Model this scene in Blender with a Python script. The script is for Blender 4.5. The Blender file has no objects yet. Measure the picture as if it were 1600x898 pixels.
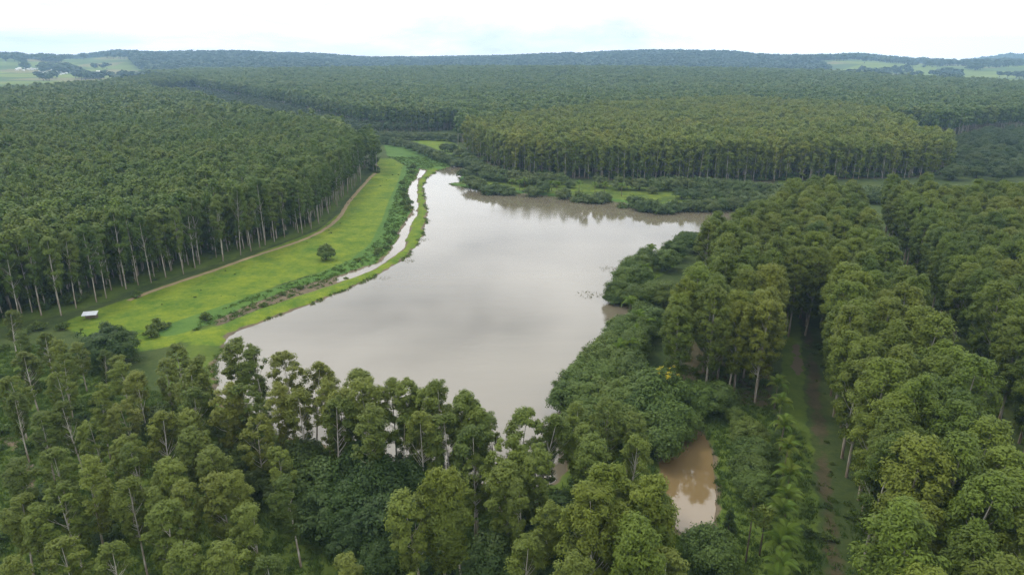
import bpy, math, random
import numpy as np

SC = bpy.context.scene
COL = SC.collection
RNG = np.random.default_rng(11)
random.seed(11)
R = math.radians

# ------------------------------------------------------------------ camera
CAM_H = 75.0
cam = bpy.data.cameras.new("camera")
cam.lens = 24.0
cam.sensor_width = 36.0
cam.clip_start = 1.0
cam.clip_end = 40000.0
cam_o = bpy.data.objects.new("camera", cam)
cam_o.location = (0, 0, CAM_H)
cam_o.rotation_euler = (R(90 - 18.3), 0, 0)
COL.objects.link(cam_o)
SC.camera = cam_o

# ------------------------------------------------------------------ sky: daylight behind a broken white cloud sheet
SUN_EL, SUN_AZ = 58.0, -55.0          # azimuth clockwise from +Y
world = bpy.data.worlds.new("World")
SC.world = world
world.use_nodes = True
wn, wl = world.node_tree.nodes, world.node_tree.links
wn.clear()
wout = wn.new("ShaderNodeOutputWorld")
wbg = wn.new("ShaderNodeBackground")
wbg.inputs["Strength"].default_value = 0.1
sky = wn.new("ShaderNodeTexSky")
sky.sky_type = "NISHITA"
sky.sun_disc = False
sky.sun_elevation = R(SUN_EL)
sky.sun_rotation = R(SUN_AZ)
sky.air_density = 1.0
sky.dust_density = 1.5
tc = wn.new("ShaderNodeTexCoord")
mp = wn.new("ShaderNodeMapping")
mp.inputs["Scale"].default_value = (2.2, 2.2, 8.0)
nz = wn.new("ShaderNodeTexNoise")
nz.inputs["Scale"].default_value = 1.6
nz.inputs["Detail"].default_value = 7.0
nz.inputs["Roughness"].default_value = 0.55
nz.inputs["Distortion"].default_value = 0.35
cr = wn.new("ShaderNodeValToRGB")
cr.color_ramp.elements[0].position = 0.31
cr.color_ramp.elements[0].color = (9.0, 9.5, 10.4, 1)
cr.color_ramp.elements[1].position = 0.60
cr.color_ramp.elements[1].color = (18.5, 18.5, 18.4, 1)
cover = wn.new("ShaderNodeMapRange")
cover.inputs["From Min"].default_value = 0.25
cover.inputs["From Max"].default_value = 0.55
cover.inputs["To Min"].default_value = 0.82
cover.inputs["To Max"].default_value = 0.98
mixw = wn.new("ShaderNodeMix")
mixw.data_type = "RGBA"
wl.new(tc.outputs["Generated"], mp.inputs["Vector"])
wl.new(mp.outputs["Vector"], nz.inputs["Vector"])
wl.new(nz.outputs["Fac"], cr.inputs["Fac"])
wl.new(nz.outputs["Fac"], cover.inputs["Value"])
wl.new(cover.outputs["Result"], mixw.inputs["Factor"])
wl.new(sky.outputs["Color"], mixw.inputs["A"])
wl.new(cr.outputs["Color"], mixw.inputs["B"])
wl.new(mixw.outputs["Result"], wbg.inputs["Color"])
wl.new(wbg.outputs["Background"], wout.inputs["Surface"])

# ------------------------------------------------------------------ sun, soft behind the cloud
sun = bpy.data.lights.new("sun", "SUN")
sun.energy = 1.5
sun.angle = R(10)
sun.color = (1.0, 0.95, 0.86)
sun_o = bpy.data.objects.new("sun", sun)
sun_o.rotation_euler = (R(90 - SUN_EL), 0, R(180 - SUN_AZ))
sun_o.location = (0, 0, 300)
COL.objects.link(sun_o)

# ------------------------------------------------------------------ exposure and render settings
SC.view_settings.view_transform = "Standard"
SC.view_settings.look = "None"
SC.view_settings.exposure = 0.18
SC.view_settings.gamma = 1.0
SC.view_settings.use_curve_mapping = False
cy = SC.cycles
cy.use_denoising = True
try:
    cy.denoiser = "OPENIMAGEDENOISE"
    cy.denoising_input_passes = "RGB_ALBEDO_NORMAL"
    cy.denoising_prefilter = "NONE"
except Exception:
    pass
cy.max_bounces = 5
cy.diffuse_bounces = 3
cy.glossy_bounces = 2
cy.transmission_bounces = 3
cy.transparent_max_bounces = 4
cy.volume_bounces = 1
cy.sample_clamp_indirect = 4.0
cy.caustics_reflective = False
cy.caustics_refractive = False
cy.use_adaptive_sampling = True
cy.adaptive_threshold = 0.008

# ------------------------------------------------------------------ plan of the place, metres (x right, y ahead of the viewpoint, third number a height or size)
LAKE=[(-81.9,180.8),(-74.7,196.1),(-66.2,207.7),(-57.7,224.7),(-48.0,245.1),(-41.9,269.3),(-40.7,301.7),(-43.7,346.8),(-49.8,386.4),(-56.1,428.4),(-57.6,466.0),(-53.8,491.7),(-47.6,510.4),(-41.8,534.0),(-32.7,523.6),(-35.0,480.0),(-34.5,442.8),(-40.1,440.3),(-39.2,434.3),(-32.3,429.6),(-23.8,420.5),(-7.8,411.7),(18.8,398.2),(51.0,384.5),(70.3,370.0),(89.3,361.4),(109.0,358.1),(126.1,353.2),(114.3,331.9),(92.8,311.6),(77.1,290.1),(66.7,275.2),(53.7,262.6),(42.0,245.1),(33.5,226.1),(30.8,213.9),(39.3,213.9),(39.5,206.5),(36.7,198.3),(30.8,191.3),(22.9,173.0),(17.1,158.7),(13.1,148.0),(12.6,132.6),(11.1,122.2),(11.1,114.2),(7.2,109.5),(-2.4,109.5),(-12.2,112.0),(-22.3,114.6),(-33.6,120.5),(-47.2,126.7),(-59.2,133.5),(-68.0,143.1),(-74.4,155.0),(-79.2,168.7)]
CHANNEL=[(-61.8,497.8),(-62.1,450.3),(-57.9,415.0),(-49.0,350.0),(-49.0,334.8),(-48.3,314.2),(-45.7,282.5),(-47.1,269.3),(-50.8,253.6),(-56.1,241.1),(-61.8,232.6),(-64.0,239.5),(-59.2,246.8),(-53.6,255.4),(-51.0,269.3),(-51.0,293.5),(-52.4,327.7),(-51.9,346.8),(-57.0,380.8),(-61.6,400.2),(-65.6,433.1),(-64.4,458.0),(-67.8,504.0)]
MUD=[(-63.4,241.1),(-60.5,232.6),(-71.2,217.8),(-81.3,203.5),(-87.4,188.7),(-90.5,193.9),(-84.4,209.5),(-75.9,226.1)]
POND=[(33.2,130.4),(38.5,132.6),(40.9,128.6),(40.9,122.2),(38.5,112.0),(36.1,102.2),(33.9,95.8),(28.7,94.5),(26.9,99.9),(28.0,108.9),(28.9,117.5),(30.1,124.7)]
MEADOW=[(-106.8,552.1),(-96.5,552.1),(-79.1,510.4),(-74.2,471.5),(-70.5,410.6),(-64.2,346.8),(-59.5,293.5),(-61.4,262.6),(-69.7,245.1),(-81.0,228.2),(-91.0,207.7),(-95.1,188.2),(-90.6,178.9),(-94.1,171.7),(-100.5,168.2),(-108.3,169.9),(-118.8,177.5),(-134.9,188.7),(-132.4,196.7),(-126.8,212.6),(-121.7,226.1),(-110.4,251.0),(-100.5,276.3),(-89.6,305.4),(-88.3,346.8),(-94.4,417.1),(-97.7,485.8)]
LUSH=[(-76.2,510.4),(-69.4,445.2),(-64.2,380.8),(-58.5,324.9),(-55.8,282.5),(-58.8,256.2),(-65.9,239.5),(-74.1,227.5),(-84.1,211.4),(-92.4,196.1),(-98.8,184.6)]
MARSH=[(-119.8,648.4),(-94.4,638.3),(-68.8,579.6),(-46.4,523.6),(-51.2,497.8),(-68.6,507.2),(-83.0,523.6),(-103.5,571.5)]
NORTHFIELD=[(-100.4,680.5),(-64.3,697.7),(-48.4,638.3),(-33.4,552.1),(-53.4,575.5),(-77.9,638.3)]
FARSHORE=[(-31.9,452.8),(25.0,442.8),(60.8,430.8),(102.8,419.4),(145.8,406.4),(128.4,354.8),(89.3,361.4),(51.0,384.5),(-7.8,412.8)]
GLADE=[(51.2,249.3),(67.1,265.4),(67.9,259.9),(58.3,242.7),(48.7,229.7),(46.5,236.4)]
TRACK=[(-106.7,530.5),(-97.3,500.9),(-94.9,482.9),(-95.6,463.3),(-93.3,421.6),(-90.8,375.3),(-86.5,339.2),(-86.1,318.1),(-88.0,299.3),(-92.8,284.7),(-99.1,272.2),(-103.3,265.4),(-109.8,249.3),(-115.9,235.6),(-121.0,224.7),(-124.6,214.6),(-125.8,207.7)]
TRACK2=[(-125.0,211.4),(-118.1,195.0),(-113.7,184.6),(-108.1,173.0)]
EDGE=[(-111.4,552.1),(-107.0,507.2),(-99.4,433.1),(-96.0,390.3),(-94.0,358.1),(-91.6,327.7),(-91.7,314.2),(-95.2,299.3),(-101.5,283.6),(-104.8,277.3),(-108.3,269.3),(-111.7,258.0),(-118.4,248.5),(-122.9,238.7),(-125.3,231.1),(-128.0,226.8),(-131.3,219.2),(-131.6,212.6),(-132.6,209.5),(-136.9,204.1),(-138.5,198.9),(-141.4,198.3),(-146.8,192.3),(-150.5,186.6),(-156.6,179.8),(-167.1,170.8)]
L_FAR=[(-991.4,1146.0),(-826.2,1146.0),(-593.2,1096.5),(-430.1,952.2),(-285.7,788.2),(-163.8,599.1),(-91.1,468.2)]
C1_FRONT=[(-36.0,579.6),(-14.3,510.4),(0.0,474.3),(42.5,452.8),(83.2,442.8),(124.2,440.3),(188.2,445.2),(232.5,450.3),(275.0,458.0),(300.3,471.5)]
C1_BACK=[(333.2,526.5),(327.4,558.8),(401.3,748.2),(417.0,921.2),(323.3,1021.8),(121.2,891.8),(0.0,709.9),(-40.7,601.6)]
C3_FRONT=[(-620.1,1457.9),(-452.2,1245.7),(-369.9,1130.0),(-260.8,952.1),(-182.5,829.8),(-145.1,790.6),(-100.7,783.2),(-56.1,783.2)]
GROVE=[(-161.8,166.6),(-130.2,173.0),(-110.7,166.6),(-86.0,146.3),(-72.6,138.4),(-58.0,130.4),(-46.6,124.7),(-33.1,118.2),(-21.9,112.0),(-12.0,109.5),(-2.4,107.3),(9.4,107.3),(15.9,113.1),(22.8,103.1),(25.8,96.2),(24.4,85.0),(15.7,63.6),(-102.3,63.6)]
SHED=[(-127.6,193.4)]
RIGHTDARK=[(438.0,680.5),(518.1,741.3),(624.0,790.6),(359.7,445.2),(306.5,428.4),(267.5,423.8),(236.7,426.1),(242.9,437.9),(291.5,452.8)]
REDPATH=[(5.0,99.2),(8.8,98.2),(12.3,95.8),(16.9,93.7)]
BELT=[(-58.1,130.2,20),(-51.0,125.9,20),(-43.9,121.1,21),(-38.9,119.0,19),(-29.5,113.7,21),(-24.1,110.0,22),(-18.3,110.5,21),(-21.4,109.5,20),(-11.9,106.0,22),(-8.6,105.6,21),(-4.5,101.1,20),(0.0,101.5,20),(4.0,98.9,20),(-59.1,121.6,20),(-62.8,118.5,19),(-70.9,126.9,17),(-71.8,119.2,18),(-58.2,111.9,18),(-52.3,111.0,20),(-47.7,111.0,20),(-42.6,109.5,20),(-36.6,106.6,20),(-30.3,103.3,20),(-24.6,99.7,21),(-14.6,99.4,20),(-9.8,97.3,20),(-5.5,93.3,20),(-1.0,91.4,20),(2.9,90.5,20),(-19.0,102.6,17),(-34.5,113.1,20),(-31.0,110.0,20),(-15.2,108.0,20),(-6.3,103.3,20),(-2.1,100.7,19),(1.9,90.2,18)]
GROVE_HERO=[(-9.6,80.2,22),(-12.6,79.1,20),(-6.8,79.8,19),(-54.9,84.0,18),(-51.1,98.3,18),(-39.7,88.3,17),(-32.4,86.2,16),(-42.1,84.7,17),(-71.8,92.5,18),(-62.6,86.8,20),(-63.8,96.8,17),(-48.2,85.7,16),(-58.6,100.8,18),(-51.7,72.4,15),(-76.7,92.4,16),(-71.6,83.3,15),(-66.4,81.1,15),(-63.0,82.7,17),(-36.2,79.7,16),(-50.2,98.1,16),(-38.4,96.8,15),(11.7,106.4,18),(16.4,104.9,20),(20.2,104.1,18),(12.7,91.4,20),(12.1,99.8,18),(18.4,93.1,19),(13.5,77.6,24),(16.4,75.2,24),(10.2,71.2,24),(17.2,75.6,22),(15.0,67.5,24),(7.9,65.9,20),(16.8,67.2,18),(-6.0,92.4,16),(-0.9,85.2,19),(1.8,82.8,18),(4.5,81.1,16),(-41.6,73.7,15),(-35.4,73.1,16),(-30.6,70.8,15),(-58.7,73.1,15),(-63.3,71.9,15),(-19.5,71.3,15),(-52.5,85.6,15),(-52.4,90.9,17),(-59.2,94.5,17),(-71.6,104.3,16),(-78.8,108.9,16),(-84.4,108.4,15),(-94.1,115.7,15),(-90.9,124.0,15),(-103.5,133.3,15),(-116.3,147.7,15),(-100.0,144.8,13),(-85.2,135.5,14),(-109.9,148.6,13),(-44.5,94.8,18),(-43.3,102.6,17),(-78.6,116.4,16),(-69.3,110.6,17),(-57.3,107.1,17)]
DARKTREE=[(-37.5,106.4,11),(-32.4,100.3,11),(-26.8,104.7,12),(-22.3,98.7,12),(-19.3,92.9,11),(-26.8,94.4,10),(-24.1,90.5,8),(-18.0,90.5,8),(-30.9,94.1,9),(-16.2,100.3,11),(-1.9,84.6,9),(2.8,84.5,8),(-3.7,81.7,8),(6.6,83.0,8),(-43.1,105.9,10),(-48.3,107.5,9),(-37.8,99.5,9),(-11.6,85.7,7),(3.5,89.2,9),(-105.6,165.3,10),(-103.8,157.9,10),(-100.9,162.5,9),(-78.7,97.3,8),(-66.1,93.2,6),(-25.7,88.5,6),(-20.2,85.5,6),(10.2,92.4,9),(7.2,94.1,9),(-56.2,121.8,9),(-71.6,121.8,9)]
BANKTREE=[(70.9,270.9,9),(74.5,269.8,9),(64.1,258.3,9),(77.0,267.7,9),(57.5,244.0,9),(49.4,244.0,9),(45.4,237.0,9),(41.7,228.7,9),(43.4,223.2,9),(39.3,220.9,9),(35.2,212.2,9),(33.7,210.6,6),(37.5,210.2,7),(40.2,205.4,9),(45.1,206.7,9),(48.3,205.4,9),(38.3,186.0,9),(40.2,181.7,9),(31.6,176.5,9),(34.7,174.0,9),(29.2,170.2,9),(31.7,164.7,9),(26.5,163.4,9),(28.2,158.2,9),(23.2,157.0,9),(20.4,153.0,9),(24.5,151.1,9),(27.4,150.3,9),(17.4,146.6,9),(20.0,143.7,9),(28.6,146.6,9),(14.8,141.0,9),(17.8,139.6,9),(13.2,135.7,9),(15.8,134.1,9),(19.6,134.1,9),(22.9,133.2,9),(27.2,134.3,10),(30.7,133.3,12),(28.8,128.2,10),(32.5,128.2,10),(13.6,122.3,9),(15.9,125.9,9),(20.7,127.3,9),(23.1,121.8,9),(29.7,120.0,10),(13.7,116.5,8),(34.3,125.9,9)]
PONDTREE=[(40.3,135.2,8),(44.8,135.2,8),(47.9,122.0,6),(46.5,114.7,6),(43.8,108.9,6),(43.2,103.6,6),(30.4,86.9,7),(48.2,130.5,4)]
FRONTROW=[(-25.8,423.7,8),(-19.5,416.3,8),(-13.3,404.5,8),(-3.0,402.2,8),(11.6,397.7,8),(18.5,402.2,8),(30.1,390.6,7),(38.5,382.7,8),(46.4,378.6,8),(50.9,380.2,7),(59.6,364.3,5),(66.8,366.8,8),(71.6,355.8,9),(76.2,350.4,9),(80.9,352.2,8),(87.4,355.7,8),(93.5,355.7,8),(99.5,355.7,8),(105.6,355.7,8),(111.6,355.7,8),(117.7,355.7,8),(123.7,355.7,8),(130.4,357.5,8),(136.5,357.5,8),(-31.8,454.1,7),(68.9,355.7,8),(-9.7,411.9,6),(96.3,384.3,7),(102.3,382.2,7),(108.8,382.2,7),(114.7,380.2,7),(121.2,378.2,7),(127.7,376.2,7),(134.8,376.2,7),(141.2,374.3,7),(148.3,374.3,7),(-17.9,445.8,7),(-11.6,441.6,6),(7.2,423.8,6),(35.3,417.9,5),(26.8,420.2,5),(82.8,399.9,5)]
BACKROW=[(-24.1,469.9,9),(-17.2,460.8,9),(-11.0,452.0,9),(-4.9,440.8,9),(2.8,435.4,9),(9.0,436.6,8),(15.3,431.4,8),(22.6,431.4,8),(30.7,431.4,8),(54.4,421.2,8),(65.7,412.5,9),(77.2,411.5,8),(85.6,409.2,8),(94.7,412.5,9),(100.5,412.5,9),(105.7,410.1,9),(111.5,410.1,9),(116.6,407.7,9),(121.6,405.4,9),(127.0,403.0,9),(131.6,398.5,9),(136.9,396.2,9),(141.3,391.8,9),(146.4,389.6,9),(151.4,385.3,9),(156.3,381.1,9),(-28.6,496.0,9),(163.5,381.1,9),(169.8,379.1,9),(177.6,379.1,9),(185.5,379.1,9),(193.3,379.1,9),(202.2,381.1,9),(210.1,381.1,9),(219.1,383.2,9),(228.2,385.3,9),(186.2,372.7,8),(193.0,370.7,8),(200.7,370.7,8)]
NORTHBELT=[(-128.0,656.4,8),(-122.6,656.4,8),(-116.1,650.6,8),(-108.3,639.4,8),(-101.6,634.0,8),(-93.4,618.1,8),(-86.2,602.9,8),(-78.7,583.8,8),(-72.2,570.2,8),(-65.5,557.3,8),(-59.0,544.8,8),(-52.8,532.9,8),(-46.8,525.3,8),(-41.3,517.8,8),(-35.8,514.2,8),(-30.3,510.1,9),(-57.9,598.0,8),(-51.5,593.2,8),(-42.6,561.5,8),(-35.3,544.8,8),(-24.8,493.2,8),(-27.4,474.8,7),(-138.7,706.3,8),(-131.0,699.6,8),(-124.0,699.6,8),(-116.9,699.6,8),(-108.8,693.1,8),(-101.8,693.1,8),(-94.0,686.7,8),(-87.0,686.7,8),(-80.1,686.7,8),(-72.5,680.5,8),(-65.6,680.5,8),(-58.3,674.3,8),(-51.4,674.3,8)]
PALMROW=[(59.0,137.3,7),(56.3,128.3,7),(53.4,119.0,7),(51.0,110.8,7),(48.2,102.0,8),(45.4,95.9,8),(43.2,91.9,7),(41.4,86.7,8),(39.7,84.3,7),(38.1,79.3,8),(36.2,76.5,8)]
PALMBANK=[(52.8,250.5,9),(45.6,224.2,8),(35.1,191.1,8),(35.8,179.2,8),(36.7,174.2,8),(29.7,158.5,8),(32.5,167.2,8),(26.8,156.8,7)]
PALMFAR=[(63.2,390.6,7),(0.0,414.2,6),(4.6,409.6,6),(26.7,405.1,6),(23.7,407.3,6),(49.0,400.6,6),(54.9,402.8,6),(40.0,405.1,6),(7.9,419.0,6)]
SAPLING=[(36.4,87.6,13),(39.1,89.2,9)]
CYPRESS=[(35.4,93.6,5)]
BUSH=[(-92.3,192.3,3.0),(-103.4,184.6,4.0),(-124.3,213.9,2.6),(-102.0,178.9,3.2),(-101.8,187.1,2.2),(-54.4,269.3,2.6),(-53.1,285.7,2.4),(-53.5,301.7,2.2),(-54.8,265.4,2.0),(-59.5,256.2,1.6),(-57.4,368.2,5),(-61.5,386.4,4),(-54.7,354.8,4),(-65.9,410.6,3),(-71.6,500.9,4),(-70.1,480.0,3.5),(-115.3,592.2,3),(-73.3,224.7,2),(-77.7,217.8,1.8),(-79.8,206.5,2),(-60.6,237.2,1.6),(-53.0,277.3,2.2),(-70.1,433.1,3),(-137.9,184.6,3.5),(-130.5,184.6,3),(-140.2,179.8,3.5),(-141.6,212.6,3),(-141.1,207.7,3)]
MEADOWTREE=[(-73.0,258.0,7.5)]
REEDS=[(26.6,218.5,1.6),(35.1,229.7,1.3),(36.6,249.3,1.3),(-41.9,331.9,0.9),(-39.7,293.5,1.0),(-40.5,259.9,0.9),(-46.6,237.2,0.8),(10.6,124.7,1.4)]
PUDDLE_LANE=[(77.4,173.0),(79.0,173.9),(76.3,166.6),(74.6,160.6),(72.0,155.0),(70.6,154.2),(72.4,160.6),(75.3,166.6)]
PUDDLE_TRAIL=[(-96.0,115.3),(-93.2,114.2),(-89.0,108.9),(-85.4,103.1),(-81.9,100.4),(-81.3,98.7),(-85.7,102.2),(-90.2,107.9),(-95.0,112.0)]
SOIL=[(-108.7,126.0),(-105.2,125.2),(-99.7,122.2),(-98.8,119.3),(-104.7,122.2)]
HOUSES=[(-1970.0,2850.4),(-2025.3,2946.7),(-1944.4,2850.4),(-2068.1,3049.6),(-1988.3,2946.7),(-1975.1,2946.7),(-1998.0,2997.3),(-2018.9,3049.6),(-1877.9,2850.4),(-1930.2,2946.7),(-1825.3,2804.6),(-1975.1,3049.6),(-1898.4,2946.7),(-1769.4,2760.2),(-1816.5,2850.4),(-1866.7,2946.7),(-1796.0,2850.4),(-1842.9,2946.7),(-1893.0,3049.6),(-1760.2,2850.4),(-1808.5,2946.7),(-1860.2,3049.6),(-1758.0,2897.8),(-1838.3,3049.6),(-1763.6,2946.7),(-1750.4,2946.7),(-1683.4,2850.4),(-1668.1,2850.4),(-1702.8,2946.7),(-1637.4,2850.4),(-1624.6,2850.4),(-1838.8,2760.2),(-1749.2,2675.5),(-1720.4,2675.5),(-1691.6,2675.5),(-1705.5,2717.2),(-1719.8,2760.2),(-1939.6,3049.6),(-20843.8,30838.2),(-25062.9,37331.5)]

# ------------------------------------------------------------------ helpers
def smooth(a, b, x):
    t = np.clip((x - a) / (b - a), 0, 1)
    return t * t * (3 - 2 * t)

def seg_dist(px, py, poly, closed=True):
    P = np.array([p[:2] for p in poly], float)
    Q = np.roll(P, -1, 0) if closed else P[1:]
    P0 = P if closed else P[:-1]
    d = np.full(px.shape, 1e9)
    for (ax, ay), (bx, by) in zip(P0, Q):
        vx, vy = bx - ax, by - ay
        L2 = vx * vx + vy * vy + 1e-9
        t = np.clip(((px - ax) * vx + (py - ay) * vy) / L2, 0, 1)
        d = np.minimum(d, (px - ax - t * vx) ** 2 + (py - ay - t * vy) ** 2)
    return np.sqrt(d)

def inside(px, py, poly):
    P = [p[:2] for p in poly]
    r = np.zeros(px.shape, bool)
    n = len(P)
    for i in range(n):
        (ax, ay), (bx, by) = P[i], P[(i + 1) % n]
        if ay == by:
            continue
        c = ((ay > py) != (by > py)) & (px < (bx - ax) * (py - ay) / (by - ay) + ax)
        r ^= c
    return r

def sdf(px, py, poly):
    """Signed distance, negative inside; far points get a rough positive value."""
    px = np.asarray(px, float); py = np.asarray(py, float)
    P = np.array([p[:2] for p in poly])
    lo, hi = P.min(0) - 40, P.max(0) + 40
    out = np.full(px.shape, 60.0)
    m = (px > lo[0]) & (px < hi[0]) & (py > lo[1]) & (py < hi[1])
    if m.any():
        d = seg_dist(px[m], py[m], poly)
        out[m] = np.where(inside(px[m], py[m], poly), -d, d)
    return out

def wob(x, y, s, seed=0.0):
    return (np.sin(x / s + 1.3 + seed) * np.cos(y / s * 1.13 - 0.7 + seed * 2) + 0.5 * np.sin(x / s * 2.3 + y / s * 1.7 + seed)
            + 0.35 * np.cos(x / s * 4.1 - y / s * 3.7 + seed * 3)) / 1.85

RIDGE_AZ = np.array([-60, -45, -40, -36, -33, -30, -28.6, -26.5, -24, -20, -15, -11.5, -9, -4, 0, 5.5, 9.5, 15.5, 20, 22.5, 25.5, 28, 31, 36, 45, 60.0])
RIDGE_UP = np.array([4, 4, 4, 6, 5, 6, 9, 6, 7, 9, 5, 1, 2, 4, 6, 8, 11, 12, 6, 6, 8, 3, 0, -1, 6, 6.0])

def terrain(x, y):
    """Ground height without the water basins."""
    x = np.asarray(x, float); y = np.asarray(y, float)
    r = np.hypot(x, y)
    az = np.degrees(np.arctan2(x, np.maximum(y, 1)))
    h = 1.0 + 0.35 * wob(x, y, 38)
    h += np.clip((-x - 150) * 0.012, 0, 9) * smooth(150, 500, y)
    h += 34 * np.exp(-((x - 150) / 1300) ** 2 - ((y - 2300) / 700) ** 2)
    ridge = 56 + RIDGE_HI(az) * 4.2
    wide = smooth(2700, 4700, r) - 0.55 * smooth(4900, 7500, r)
    h += ridge * wide * (1 + 0.10 * wob(x, y, 420, 2.0)) + 7 * smooth(1900, 3200, r) * wob(x, y, 260, 1.0)
    h += 95 * np.exp(-((x - 4700) / 520) ** 2 - ((y - 6300) / 700) ** 2)
    return h

def RIDGE_HI(az):
    return np.interp(az, RIDGE_AZ, RIDGE_UP)

def water_sdf(x, y):
    w = 1.1 * wob(x, y, 5.5) + 0.6 * wob(x, y, 2.1, 3.0)
    s = np.minimum(sdf(x, y, LAKE) + w, sdf(x, y, CHANNEL) + 0.6 * w)
    s = np.minimum(s, sdf(x, y, POND) + 0.4 * w)
    return s

def ground_z(x, y):
    h = terrain(x, y)
    s = water_sdf(x, y)
    near = np.where(s > 0, np.minimum(h, 0.04 + 0.33 * s), np.maximum(-1.8, 0.04 + 0.3 * s))
    h = np.where(s < 30, near, h)
    for pd in (PUDDLE_LANE, PUDDLE_TRAIL):      # level ground where puddles stand
        h = h + (0.9 - h) * smooth(6, 3, sdf(x, y, pd))
    m = sdf(x, y, MUD)
    return np.where(m < 2, np.minimum(h, 0.16 + 0.12 * wob(x, y, 3.0) + 0.2 * np.maximum(m, 0)), h)

def gz(x, y):
    return float(ground_z(np.array([x]), np.array([y]))[0])

def new_mesh(name, V, F, mats, midx=None, attrs=None, smooth_sh=False, loose=None):
    """F: list of integer arrays (n,3) or (n,4). loose: extra vertices without faces."""
    me = bpy.data.meshes.new(name)
    V = np.asarray(V, np.float32)
    if loose is not None:
        V = np.vstack([V, loose]).astype(np.float32)
    me.vertices.add(len(V))
    me.vertices.foreach_set("co", V.ravel())
    F = [np.asarray(f, np.int32) for f in F if len(f)]
    idx = np.concatenate([f.ravel() for f in F])
    tot = np.concatenate([np.full(len(f), f.shape[1], np.int32) for f in F])
    start = np.concatenate([[0], np.cumsum(tot)[:-1]]).astype(np.int32)
    me.loops.add(len(idx))
    me.loops.foreach_set("vertex_index", idx)
    me.polygons.add(len(tot))
    me.polygons.foreach_set("loop_start", start)
    for m in mats:
        me.materials.append(m)
    if midx is not None:
        me.polygons.foreach_set("material_index", np.asarray(midx, np.int32))
    me.polygons.foreach_set("use_smooth", np.full(len(tot), smooth_sh, bool))
    for k, (typ, data) in (attrs or {}).items():
        a = me.attributes.new(k, typ, "POINT")
        data = np.asarray(data)
        if typ == "FLOAT_VECTOR":
            a.data.foreach_set("vector", data.astype(np.float32).ravel())
        elif typ == "FLOAT_COLOR":
            a.data.foreach_set("color", data.astype(np.float32).ravel())
        else:
            a.data.foreach_set("value", data)
    me.update(calc_edges=True)
    return me

def link(name, data, parent=None, loc=(0, 0, 0), rot=(0, 0, 0), sc=(1, 1, 1)):
    o = bpy.data.objects.new(name, data)
    o.location, o.rotation_euler, o.scale = loc, rot, sc
    COL.objects.link(o)
    if parent:
        o.parent = parent
    return o

def tag(o, label=None, cat=None, group=None, kind=None):
    if label: o["label"] = label
    if cat: o["category"] = cat
    if group: o["group"] = group
    if kind: o["kind"] = kind
    return o

ORD = ["", "first", "second", "third", "fourth", "fifth", "sixth", "seventh", "eighth", "ninth", "tenth", "eleventh", "twelfth",
       "thirteenth", "fourteenth", "fifteenth", "sixteenth", "seventeenth", "eighteenth", "nineteenth", "twentieth"]
def ordinal(n):
    if n < len(ORD): return ORD[n]
    return f"{n}{'th' if 10 <= n % 100 <= 20 else {1: 'st', 2: 'nd', 3: 'rd'}.get(n % 10, 'th')}"

# ------------------------------------------------------------------ materials
def mat(name):
    m = bpy.data.materials.new(name)
    m.use_nodes = True
    m.node_tree.nodes.clear()
    return m, m.node_tree.nodes, m.node_tree.links

def mixc(n, l, f, a, b, blend="MIX"):
    x = n.new("ShaderNodeMix"); x.data_type = "RGBA"; x.blend_type = blend
    for s, v in (("Factor", f), ("A", a), ("B", b)):
        if isinstance(v, (int, float)): x.inputs[s].default_value = v
        elif isinstance(v, tuple): x.inputs[s].default_value = v + (1,) if len(v) == 3 else v
        else: l.new(v, x.inputs[s])
    return x.outputs["Result"]

def math_n(n, l, op, a, b=0.0, clamp=False):
    x = n.new("ShaderNodeMath"); x.operation = op; x.use_clamp = clamp
    for i, v in enumerate((a, b)):
        if isinstance(v, (int, float)): x.inputs[i].default_value = v
        else: l.new(v, x.inputs[i])
    return x.outputs[0]

def noise(n, l, vec, scale, detail=3.0, rough=0.55):
    x = n.new("ShaderNodeTexNoise")
    x.inputs["Scale"].default_value = scale; x.inputs["Detail"].default_value = detail; x.inputs["Roughness"].default_value = rough
    l.new(vec, x.inputs["Vector"])
    return x.outputs["Fac"]

def maprange(n, l, v, a, b, c=0.0, d=1.0):
    x = n.new("ShaderNodeMapRange")
    for s, q in (("From Min", a), ("From Max", b), ("To Min", c), ("To Max", d)): x.inputs[s].default_value = q
    l.new(v, x.inputs["Value"])
    return x.outputs["Result"]

def leaf_mat(name, dark, light, warm, translucent=0.28):
    m, n, l = mat(name)
    out = n.new("ShaderNodeOutputMaterial")
    at = n.new("ShaderNodeAttribute"); at.attribute_name = "tint"
    oi = n.new("ShaderNodeObjectInfo")
    geo = n.new("ShaderNodeNewGeometry")
    stand = noise(n, l, geo.outputs["Position"], 0.022, 2.0)
    f = math_n(n, l, "ADD", math_n(n, l, "MULTIPLY", at.outputs["Fac"], 0.45), math_n(n, l, "MULTIPLY", oi.outputs["Random"], 0.6), True)
    c = mixc(n, l, f, dark, light)
    w = math_n(n, l, "MULTIPLY", maprange(n, l, stand, 0.35, 0.68), math_n(n, l, "FRACT", math_n(n, l, "MULTIPLY", oi.outputs["Random"], 17.31)))
    c = mixc(n, l, w, c, warm)
    p = n.new("ShaderNodeBsdfPrincipled")
    p.inputs["Roughness"].default_value = 0.55
    p.inputs["Specular IOR Level"].default_value = 0.22
    l.new(c, p.inputs["Base Color"])
    t = n.new("ShaderNodeBsdfTranslucent")
    l.new(mixc(n, l, 1.0, c, (1.0, 1.0, 0.55), "MULTIPLY"), t.inputs["Color"])
    mx = n.new("ShaderNodeMixShader"); mx.inputs["Fac"].default_value = translucent
    l.new(p.outputs[0], mx.inputs[1]); l.new(t.outputs[0], mx.inputs[2]); l.new(mx.outputs[0], out.inputs["Surface"])
    return m

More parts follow.
